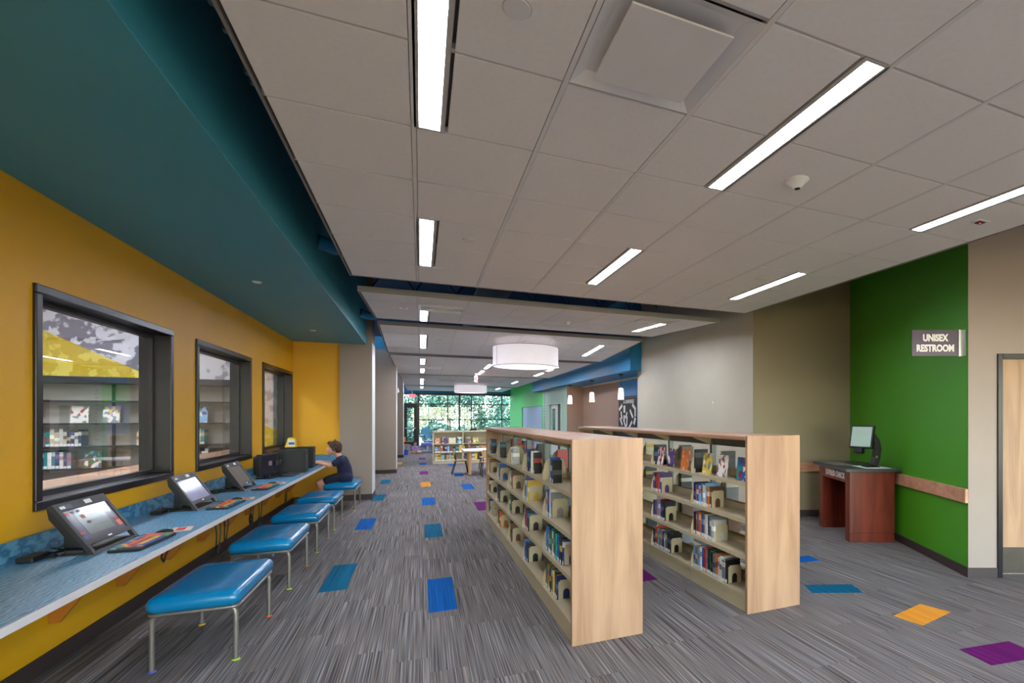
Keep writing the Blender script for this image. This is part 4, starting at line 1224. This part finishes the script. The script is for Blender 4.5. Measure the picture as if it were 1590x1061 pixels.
def fill(bc, bw, wd, side, b, li, cols, name, seed, gap=0.0, hmul=1.0, tilt=0.0, end=True, tall=None):
    """stand books against the far bracket of a bay, spines outward"""
    q = random.Random(seed)
    y = .026 + (b + 1) * bw - .02
    base = Matrix.Translation(bc.location) @ Matrix.Rotation(bc.rotation_euler.z, 4, 'Z')
    where = '%s shelf, %s bay, %s' % (LVN[li], BAYN[b], name) + (' rear side' if side else '')
    n = len(cols)
    if gap: y -= .14
    for k, c in enumerate(cols):
        th = q.uniform(.024, .042) if n > 9 else q.uniform(.018, .036) if n > 5 else q.uniform(.02, .042)
        h = q.uniform(.175, .215) * hmul
        if tall is not None and k == tall: h *= 1.15
        d = q.uniform(.13, .155) if not gap else q.uniform(.06, .08)
        y -= th + .001 + (gap if k and gap else 0)
        z_ = LV[li] + .0005
        off = q.uniform(0, .012)
        if side == 0: M = base @ Matrix.Translation((.026 + off, y, z_))
        else: M = base @ Matrix.Translation((wd - .026 - off, y + th, z_)) @ Matrix.Rotation(PI, 4, 'Z')
        book(c, '%s book, %s from the end bracket, %s' % (c, ORD[k], where), M, (d, th, h), True)
    if end and n:
        y -= .005
        if side == 0: M = base @ Matrix.Translation((.045, y, LV[li] + .0005))
        else: M = base @ Matrix.Translation((wd - .17, y, LV[li] + .0005))
        o = obj('bookend', bookend_me); o.matrix_world = M
        tag(o, 'cream metal bookend with arched cut-out, ' + where, 'bookend')
A = 'aisle bookcase'; K = 'kiosk-side bookcase'
bA, bwA = bookcase('a', 'maple ended double sided bookcase beside the aisle', (.926, 3.166, 0), .011, 5, 4.29)
bK, bwK = bookcase('k', 'maple ended double sided bookcase on the checkout desk side', (2.328, 3.16, 0), .011, 5, 4.29)
P = lambda s_: [dict(n='navy', b='blue', s='sky blue', w='white', k='black', r='red', o='orange', y='yellow', g='green', t='teal', p='purple', e='grey', d='brown', c='cream')[x] for x in s_]
# aisle bookcase, front side: bay 0 is nearest
for b, rows in enumerate([['kgyonrgykn', 'sbtekgtwgktgbpkb', 'nwrbkwe', 'bk'], ['sbbk', 'wnrbk', 'wbsyy', 'nkwk'], ['ykwd', 'kgk', 'wkcd', 'ww'], ['ekodo', 'nnkk', 'wbsb', 'k'], ['nbkc', 'dok', 'wyd', 'ek']]):
    for li, r in enumerate(rows):
        fill(bA, bwA, .52, 0, b, li, P(r), A, 100 + b * 10 + li, gap=.05 if li == 3 else 0, end=li < 3, tall=5 if (b, li) == (0, 2) else None)
for b, rows in enumerate([['kb', '', 'b', 'byd'], ['', 'dk', 'r', 'dr'], ['kd', '', '', 'rdk'], ['', 'kd', '', 'krp'], ['', '', 'k', 'gr']]):
    for li, r in enumerate(rows):
        if r: fill(bA, bwA, .52, 1, b, li, P(r), A, 200 + b * 10 + li, end=False)
for b, rows in enumerate([['seswbrekgkeowwek', 'kopobewnew', 'nobsewsod', 'k'], ['kroebenwekk', 'npeosrbnk', 'pnrep', 'k'], ['kd', 'nk', 'kd', 'kc'], ['', 'k', 'd', 'k'], ['', '', 'k', '']]):
    for li, r in enumerate(rows):
        if r: fill(bK, bwK, .52, 0, b, li, P(r), K, 300 + b * 10 + li, end=li < 3)
for b, rows in enumerate([['nbe', 'kwd', 'ke', 'k'], ['kke', 'kd', 'kk', 'kd'], ['k', '', 'k', 'c'], ['', '', '', 'k']]):
    for li, r in enumerate(rows):
        if r: fill(bK, bwK, .52, 1, b, li, P(r), K, 400 + b * 10 + li, end=False)
# covers shown face out on the top shelf of the kiosk-side bookcase
def faceout(bc, x, y, z_, c, label, w_=.13, h_=.19, ang=.12):
    base = Matrix.Translation(bc.location) @ Matrix.Rotation(bc.rotation_euler.z, 4, 'Z')
    M = base @ Matrix.Translation((x, y, z_)) @ Matrix.Rotation(ang, 4, 'Y') @ Matrix.Translation((.02, 0, 0)) @ Matrix.Rotation(PI / 2, 4, 'Z')
    o = book(c, label, M, (w_, .018, h_), False, None, True)
    return o
for y, c, lab in ((.62, 'yellow', 'yellow and blue case shown face out, first bay'), (.38, 'white', 'white illustrated case shown face out, first bay'), (.10, 'blue', 'blue case shown face out beside the end panel'),
                  (1.55, 'red', 'red and blue case shown face out, second bay'), (1.30, 'purple', 'purple comic case shown face out, second bay'), (1.02, 'orange', 'orange topped case shown face out, second bay')):
    faceout(bK, .055, y, LV[3] + .002, c, lab + ', kiosk-side bookcase')

# low cream bookcase across the aisle
b3 = thing('picture_bookcase', 'low cream bookcase facing the aisle before the far windows', 'bookcase', (.37, 17.04, 0))
W3, D3 = 2.7, .6
for x in (0, W3 / 3, 2 * W3 / 3, W3):
    MB().box(x - .02, x + .02, 0, D3, 0, 1.03).build('end_panel' if x in (0, W3) else 'divider', M_cream, b3)
MB().box(-.03, W3 + .03, -.01, D3 + .01, 1.03, 1.07).build('top', M_cream, b3)
for z_ in (.10, .37, .65): MB().box(.02, W3 - .02, .02, D3 - .02, z_ - .015, z_ + .005).build('shelf', M_cream, b3)
MB().box(0, W3, .02, .04, 0, .085).build('kick_plate', M_cream, b3)
MB().box(0, W3, D3 / 2, D3 / 2 + .01, .1, 1.03).build('back_panel', M_cream, b3)
q = random.Random(5)
cn = list(BCOL)
for li, z_ in enumerate((.105, .375, .655)):
    x = .05; k = 0
    while x < 2.3:
        wdt = q.uniform(.05, .10) if li < 2 else q.uniform(.14, .22)
        h = q.uniform(.17, .23)
        if q.random() < .86 and k < 17:
            c = q.choice(cn)
            M = Matrix.Translation((.37 + x, 17.07, z_)) @ Matrix.Rotation(PI / 2, 4, 'Z') @ Matrix.Translation((0, -wdt, 0))
            book(c, '%s picture book, %s on the %s shelf of the low cream bookcase' % (c, ORD[k], ('lowest', 'middle', 'upper')[li]), M, (.16, wdt, h), li < 2, None, li == 2); k += 1
        x += wdt + (.01 if li < 2 else .05)
# ornaments on the low bookcase
for x, col, lab in ((.25, M_white, 'white rounded ornament on top of the low cream bookcase'), (1.25, M_black, 'black dome ornament on top of the low cream bookcase')):
    o_ = thing('ornament', lab, 'ornament', (.37 + x, 17.3, 1.07))
    MB().ell((0, 0, .03), .11, .08, .05, 14, 8).build('dome', col, o_, 60)
    MB().box(-.06, .06, -.05, .05, 0, .012).build('base', col, o_)

# books in the room behind the windows
q = random.Random(21)
def backbooks(x0, z_, n, tag_):
    x = x0
    for k in range(n):
        th = q.uniform(.03, .05); h = q.uniform(.2, .26); c = q.choice(['white', 'white', 'grey', 'navy', 'cream', 'teal'])
        M = Matrix.Translation((x, 9.70, z_ + .001)) @ Matrix.Rotation(PI / 2, 4, 'Z') @ Matrix.Translation((0, -th, 0))
        book(c, '%s book, %s on the black shelving, %s' % (c, ORD[k], tag_), M, (.16, th, h)); x += th + .002
backbooks(-3.42, 1.10, 7, 'second window'); backbooks(-3.40, .78, 8, 'lower shelf, second window'); backbooks(-4.95, 1.10, 9, 'first window'); backbooks(-3.95, 1.10, 4, 'near the window jamb')
backbooks(-5.1, .78, 10, 'lower shelf, first window'); backbooks(-2.95, .78, 5, 'lower shelf near the wall')
for k, (x, z_, c, lab) in enumerate(((-3.3, 1.44, 'sky blue', 'pale blue display book on the black shelving, second window'), (-2.75, 1.44, 'red', 'red display book on the black shelving, second window'), (-4.7, 1.44, 'white', 'white display book on the black shelving, first window'),
                                  (-4.35, 1.44, 'grey', 'dark grey display book on the black shelving, first window'), (-3.75, 1.44, 'purple', 'violet display book on the black shelving near jamb'), (-4.55, .78, 'green', 'green display book on the lower black shelving'), (-3.9, .78, 'blue', 'blue display book on the lower black shelving'))):
    M = Matrix.Translation((x, 9.72, z_ + .001)) @ Matrix.Rotation(-.15, 4, 'X')
    book(c, lab, M, (.19, .022, .25), False, None, True)

# ================================================================ READING TABLE AND CHAIRS
tb = thing('reading_table', 'pale topped reading table behind the aisle bookcase', 'table', (1.55, 13.95, 0))
MB().box(-.52, .52, -.45, .45, .615, .645).build('top', M_white, tb, bev=.006)
M_mleg = wood('maple_leg', (200, 146, 96), (222, 172, 124), .45, axis=2)
for x, y in ((-.36, -.34), (.36, -.34), (-.36, .34), (.36, .34)):
    MB().box(x - .035, x + .035, y - .035, y + .035, 0, .615).build('leg', M_mleg, tb, bev=.004)
def chair(label, u, v, rz, seatm):
    t = thing('school_chair', label, 'chair', (u, v, 0), rz)
    MB().prism(rrect(.18, .18, .05), .36, .375).build('seat', seatm, t)
    MB().box(-.17, .17, .165, .18, .48, .68).build('backrest', seatm, t, bev=.004)
    for x in (-1, 1):
        MB().tube([(.19 * x, -.2, 0), (.15 * x, -.12, .35), (.15 * x, .12, .36)], .012, 8).build('leg', M_dkgrey, t)
        MB().tube([(.19 * x, .22, 0), (.15 * x, .12, .36), (.15 * x, .175, .66)], .012, 8).build('leg', M_dkgrey, t)
chair('grey shell chair at the aisle end of the reading table', .98, 13.95, PI / 2, M_cream)
chair('wooden backed chair on the far side of the reading table', 1.75, 14.75, 0, M_mleg)
chair('wooden backed chair on the near side of the reading table', 1.62, 13.2, PI, M_mleg)

# ================================================================ CHILDRENS CORNER AT THE FAR GLAZING
def pl(name, c): return mat(name, c, .5, var=.05)
t = thing('storage_bin', 'bright blue storage bin on the floor near the glass door', 'bin', (-.62, 21.7, 0))
MB().box(-.14, .14, -.12, .12, 0, .02).box(-.14, .14, -.12, -.10, .02, .18).box(-.14, .14, .10, .12, .02, .18).box(-.14, -.12, -.10, .10, .02, .18).box(.12, .14, -.10, .10, .02, .18).build('tub', pl('bin_blue', (20, 70, 190)), t)
MB().box(-.155, .155, -.135, -.11, .16, .19).box(-.155, .155, .11, .135, .16, .19).build('rim', pl('bin_blue', (20, 70, 190)), t)
t = thing('play_table', 'dark low play table near the glass door', 'table', (-.58, 23.6, 0))
MB().box(-.25, .25, -.3, .3, .42, .45).build('top', M_dkgrey, t)
for x, y in ((-.22, -.27), (.22, -.27), (-.22, .27), (.22, .27)): MB().box(x - .02, x + .02, y - .02, y + .02, 0, .42).build('leg', M_dkgrey, t)
chair('small orange chair beside the dark play table', -.62, 22.6, .6, pl('orange_plastic', (220, 120, 50)))
t = thing('play_cart', 'violet and blue play cart beside the seated child', 'cart', (.22, 22.7, 0))
MB().box(-.22, .22, -.2, .2, .30, .42).build('tray', pl('violet_plastic', (96, 90, 190)), t, bev=.01)
MB().box(-.2, .2, -.18, .18, .05, .08).build('shelf', pl('violet_plastic', (96, 90, 190)), t)
for x, y in ((-.2, -.18), (.2, -.18), (-.2, .18), (.2, .18)): MB().box(x - .015, x + .015, y - .015, y + .015, 0, .30).build('leg', M_steel, t)
t = thing('craft_table', 'white low craft table with toys near the far window', 'table', (.62, 24.0, 0))
MB().box(-.4, .4, -.4, .4, .30, .34).build('top', M_white, t)
for x, y in ((-.35, -.35), (.35, -.35), (-.35, .35), (.35, .35)): MB().box(x - .025, x + .025, y - .025, y + .025, 0, .30).build('leg', M_white, t)
t = thing('toy_car', 'small red toy on the white craft table', 'toy', (.62, 23.9, .34))
MB().box(-.1, .1, -.05, .05, .02, .06).build('body', KEYC[2], t, bev=.01); MB().box(-.05, .05, -.045, .045, .06, .10).build('cabin', M_label, t)
for x in (-.06, .06): MB().lathe([(.02, -.055), (.02, .055)], 10).build('wheel', M_black, t, 40, (x, 0, .02), (PI / 2, 0, 0))
chair('light blue chair close to the far window', .35, 25.6, .2, pl('aqua_plastic', (96, 160, 200)))
chair('light blue chair beside the white craft table', .75, 26.2, -.3, pl('aqua_plastic', (96, 160, 200)))
t = thing('toy_shelf', 'low white toy shelf along the far window', 'shelf', (.3, 27.6, 0))
MB().box(-.4, .4, -.15, .15, .56, .60).build('top', M_white, t)
for x in (-.39, 0, .39): MB().box(x - .012, x + .012, -.15, .15, 0, .56).build('side', M_white, t)
for z_ in (.05, .3): MB().box(-.38, .38, -.15, .15, z_, z_ + .02).build('shelf', M_white, t)
MB().box(-.25, .1, -.1, .1, .6, .95).build('display_board', pl('aqua_plastic', (96, 160, 200)), t)

# ================================================================ PEOPLE
def remeshed(name, mb, m, voxel, smooth=6):
    tmp = bpy.data.objects.new('tmp', mb.mesh('tmp', m)); C.objects.link(tmp)
    r = tmp.modifiers.new('r', 'REMESH'); r.mode = 'VOXEL'; r.voxel_size = voxel; r.use_smooth_shade = True
    s_ = tmp.modifiers.new('s', 'SMOOTH'); s_.iterations = smooth; s_.factor = .5
    dg = bpy.context.evaluated_depsgraph_get()
    me = bpy.data.meshes.new_from_object(tmp.evaluated_get(dg))
    me.name = name
    bpy.data.objects.remove(tmp)
    me.materials.clear(); me.materials.append(m)
    me.polygons.foreach_set('use_smooth', [True] * len(me.polygons))
    return me
# boy: local frame, faces -X, origin on the floor under the seat
by = thing('person', 'boy in navy shirt and headphones sitting sideways at the desk', 'person', (-1.17, 9.47, 0))
SZ = .455
def limb(b, pts, rs, n=12):
    for i in range(len(pts) - 1): b.cap(pts[i], pts[i + 1], rs[i], rs[i + 1], n)
HC = Vector((-.165, 0, 1.005))
body = MB()
limb(body, [(.0, 0, SZ + .09), (-.015, 0, SZ + .22), (-.055, 0, SZ + .34)], [.095, .088, .085])
body.cap((-.06, -.10, SZ + .36), (-.06, .10, SZ + .36), .05, .05)
body.cap((.0, -.05, SZ + .08), (.0, .05, SZ + .08), .09, .09)
limb(body, [(-.075, 0, SZ + .38), (-.125, 0, SZ + .47)], [.046, .042])
body.ell(HC + Vector((.012, 0, .02)), .098, .079, .100)            # skull
body.ell(HC + Vector((-.035, 0, -.035)), .066, .062, .075)         # face and jaw
body.cap(HC + Vector((-.075, 0, -.085)), HC + Vector((-.068, 0, -.08)), .022, .022)   # chin
body.cap(HC + Vector((-.088, 0, .005)), HC + Vector((-.108, 0, -.028)), .009, .013)   # nose
body.ell(HC + Vector((-.094, 0, -.056)), .012, .024, .009)         # lips
for s_ in (-1, 1):
    body.ell(HC + Vector((.02, s_ * .078, -.01)), .022, .010, .03)
    body.ell(HC + Vector((-.080, s_ * .03, .022)), .014, .02, .008)   # brow
    sh_ = Vector((-.06, s_ * .125, SZ + .355)); el = Vector((-.20, s_ * .155, SZ + .275 if s_ < 0 else SZ + .27)); wr = Vector((-.38, s_ * .10, DZ + .045))
    limb(body, [sh_, el, wr], [.044, .036, .024])
    pm = wr + Vector((-.05, 0, -.006))
    body.cap(wr, pm, .022, .026)
    for f_ in range(4):
        a0 = pm + Vector((-.012, (f_ - 1.5) * .013, -.002)); L_ = (.034, .042, .040, .030)[f_]
        limb(body, [a0, a0 + Vector((-L_ * .6, 0, .004)), a0 + Vector((-L_ * 1.15, 0, -.014))], [.0075, .007, .006], 8)
    limb(body, [wr + Vector((-.015, -s_ * .018, -.004)), wr + Vector((-.045, -s_ * .036, -.010)), wr + Vector((-.062, -s_ * .038, -.014))], [.009, .008, .007], 8)
    hip = Vector((-.02, s_ * .06, SZ + .075)); kn = Vector((-.36, s_ * .085, SZ - .02)); an = Vector((-.30, s_ * .08, .08))
    limb(body, [hip, kn], [.075, .052]); limb(body, [kn, kn.lerp(an, .35) + Vector((.015, 0, 0)), an], [.050, .046, .030])
    limb(body, [an, Vector((-.33, s_ * .082, .035)), Vector((-.43, s_ * .09, .028))], [.032, .032, .026])
obj('body', remeshed('body', body, M_skin, .0065, 5), by)
shirt = MB()
limb(shirt, [(.0, 0, SZ + .05), (-.012, 0, SZ + .20), (-.055, 0, SZ + .335)], [.118, .108, .100])
shirt.cap((-.06, -.105, SZ + .355), (-.06, .105, SZ + .355), .060, .060)
shirt.cap((.0, -.05, SZ + .06), (.0, .05, SZ + .06), .112, .112)
for s_ in (-1, 1):
    shirt.cap((-.06, s_ * .125, SZ + .352), (-.135, s_ * .145, SZ + .31), .060, .056)
obj('shirt', remeshed('shirt', shirt, M_navyc, .008, 4), by)
sht = MB()
for s_ in (-1, 1):
    sht.cap((-.02, s_ * .06, SZ + .078), (-.25, s_ * .078, SZ + .02), .090, .076)
sht.cap((.0, -.05, SZ + .085), (.0, .05, SZ + .085), .095, .095)
obj('shorts', remeshed('shorts', sht, mat('dark_shorts', (22, 24, 40), .9, var=.1), .008, 4), by)
hair = MB()
hair.ell(HC + Vector((.018, 0, .032)), .100, .085, .096)
hair.ell(HC + Vector((.055, 0, -.01)), .062, .074, .08)
hair.ell(HC + Vector((-.055, 0, .088)), .045, .058, .028)
hair.cap(HC + Vector((-.09, .01, .085)), HC + Vector((-.06, -.01, .10)), .016, .024)
obj('hair', remeshed('hair', hair, M_hair, .008, 2), by)
for s_ in (-1, 1):
    MB().ell(HC + Vector((-.088, s_ * .031, .008)), .009, .013, .008, 12, 8).build('eye', M_label, by, 60)
    MB().ell(HC + Vector((-.0955, s_ * .031, .008)), .004, .006, .006, 10, 6).build('iris', M_hair, by, 60)
sho = mat('boy_shoe', (60, 62, 74), .7)
for s_ in (-1, 1):
    b = MB(); limb(b, [(-.31, s_ * .08, .045), (-.44, s_ * .09, .032)], [.046, .036]); b.box(-.48, -.27, s_ * .085 - .038, s_ * .085 + .038, 0, .02)
    obj('shoe', remeshed('shoe', b, sho, .009, 3), by)
hpn = thing('headphones', 'large black headphones worn by the boy', 'headphones', (-1.17, 9.47, 0))
MB().tube([tuple(HC + Vector((.015, .098 * math.cos(a * PI / 12), .022 + .122 * math.sin(a * PI / 12)))) for a in range(13)], .010, 8).build('headband', M_black, hpn, 60)
for s_ in (-1, 1):
    c_ = MB().lathe([(.0, -.020), (.030, -.020), (.038, -.008), (.038, .010), (.030, .022), (.0, .024)], 20).build('ear_cup', M_black, hpn, 50, tuple(HC + Vector((.015, s_ * .098, -.002))), (-s_ * PI / 2, 0, 0))
    MB().lathe([(.016, .024), (.020, .026), (.022, .024)], 20).build('cup_ring', M_leg, c_, 50)
MB().tube([tuple(HC + Vector((.0, -.10, -.045))), (-.22, -.13, .88), (-.32, -.13, .92), (-.42, -.02, .90), (-.47, .02, DZ + .16)], .003, 6).build('cord', M_black, hpn, 60)
# child sitting on the floor by the far door
ch = thing('person', 'small child with dark hair sitting on the floor near glass door', 'person', (-.24, 22.45, 0), .3)
b = MB()
limb(b, [(0, 0, .07), (0, -.01, .20), (0, -.02, .27)], [.085, .075, .06]); limb(b, [(0, -.02, .28), (0, -.03, .34)], [.03, .03])
b.ell((0, -.035, .41), .068, .078, .085); b.cap((0, -.11, .40), (0, -.115, .39), .01, .011)
for s_ in (-1, 1):
    limb(b, [(s_ * .08, -.02, .26), (s_ * .12, -.09, .16), (s_ * .05, -.2, .14)], [.032, .027, .02])
    limb(b, [(s_ * .05, 0, .06), (s_ * .2, -.18, .07), (s_ * .05, -.28, .04)], [.06, .045, .03])
    for f_ in range(4): b.cap((s_ * .05 + (f_ - 1.5) * .011, -.22, .138), (s_ * .05 + (f_ - 1.5) * .011, -.25, .13), .006, .005, 6)
obj('body', remeshed('body', b, M_skin, .009, 4), ch)
b = MB(); limb(b, [(0, 0, .05), (0, -.01, .20), (0, -.02, .27)], [.10, .088, .07])
for s_ in (-1, 1): b.cap((s_ * .08, -.02, .26), (s_ * .115, -.075, .18), .042, .036)
obj('shirt', remeshed('shirt', b, mat('lilac_cloth', (150, 130, 190), .9), .010, 3), ch)
b = MB(); b.ell((0, -.02, .43), .078, .082, .085); b.ell((0, .035, .37), .07, .04, .11)
obj('hair', remeshed('hair', b, mat('dark_hair', (40, 24, 24), .7, var=.2), .010, 2), ch)

# ================================================================ OUTDOORS
struct('ground', MB().box(-40, 60, 28.7, 90, -.2, -.05), mat('pale_gravel', (176, 172, 150), .95, var=.25, scale=2.0), 'pale dry ground outside the far window', 'ground')
LEAF = [mat('leaf_%d' % i, c, .6, var=.25, scale=3) for i, c in enumerate(((18, 56, 46), (32, 78, 58), (58, 100, 76), (132, 142, 112)))]
M_bark = mat('bark', (92, 80, 66), .9, var=.3, scale=20)
def tree(label, x, y, h, r, zc, seed, n=1500, name='tree'):
    q = random.Random(seed)
    t = thing(name, label, 'tree' if name == 'tree' else 'shrub', (x, y, -.05))
    tr_ = MB().tube([(0, 0, 0), (.05, .02, zc * .5), (0, .05, zc), (.1, 0, h * .8)], [.12, .09, .07, .02], 8)
    for k in range(5):
        a = q.random() * 2 * PI; zz = zc * q.uniform(.5, 1)
        tr_.tube([(0, 0, zz), (r * .5 * math.cos(a), r * .5 * math.sin(a), zz + r * .4)], [.04, .012], 6)
    tr_.build('trunk', M_bark, t, 60)
    blobs = [(q.uniform(-.5, .5) * r, q.uniform(-.5, .5) * r, zc + q.uniform(-.7, .7) * (h - zc), r * q.uniform(.45, .75)) for _ in range(9)]
    b = MB()
    for k in range(n):
        cx, cy, cz, br = q.choice(blobs)
        d = Vector((q.gauss(0, 1), q.gauss(0, 1), q.gauss(0, 1))).normalized() * br * (q.random() ** .35)
        p = Vector((cx, cy, cz)) + d
        if p.z < .05: p.z = .05 + q.random() * .3
        s_ = q.uniform(.07, .15)
        e1 = Vector((q.gauss(0, 1), q.gauss(0, 1), q.gauss(0, 1))).normalized(); e2 = e1.orthogonal().normalized()
        b.add([p - e1 * s_, p + e2 * s_ * .6, p + e1 * s_, p - e2 * s_ * .6], [(0, 1, 2, 3)], q.choice((0, 0, 1, 1, 1, 2, 2, 3)))
    o = b.build('crown', LEAF, t); o['kind'] = 'stuff'
TR = [(-3.0, 37), (-.4, 38.5), (1.8, 36.5), (4.0, 38), (6.2, 36.5), (8.4, 39), (10.8, 37.5), (13.4, 39), (.6, 43), (3.4, 44), (6.5, 44), (9.8, 45), (-3, 44), (13, 46)]
for k, (x, y) in enumerate(TR):
    row = 'front' if k < 8 else 'back'
    tree('leafy green tree in the %s row outside the far window, %s along' % (row, ORD[k if k < 8 else k - 8]), x, y, R.uniform(4.2, 5.4), R.uniform(1.7, 2.2), R.uniform(2.0, 2.5), 50 + k, 2200)
for k, (x, y) in enumerate(((-.9, 33.4), (.8, 33.0), (2.6, 33.6), (4.6, 33.2), (6.6, 33.8), (8.4, 34))):
    tree('low pale shrub outside the far window, %s from the glass door' % ORD[k], x, y, 1.3, .8, .55, 80 + k, 900, 'shrub')
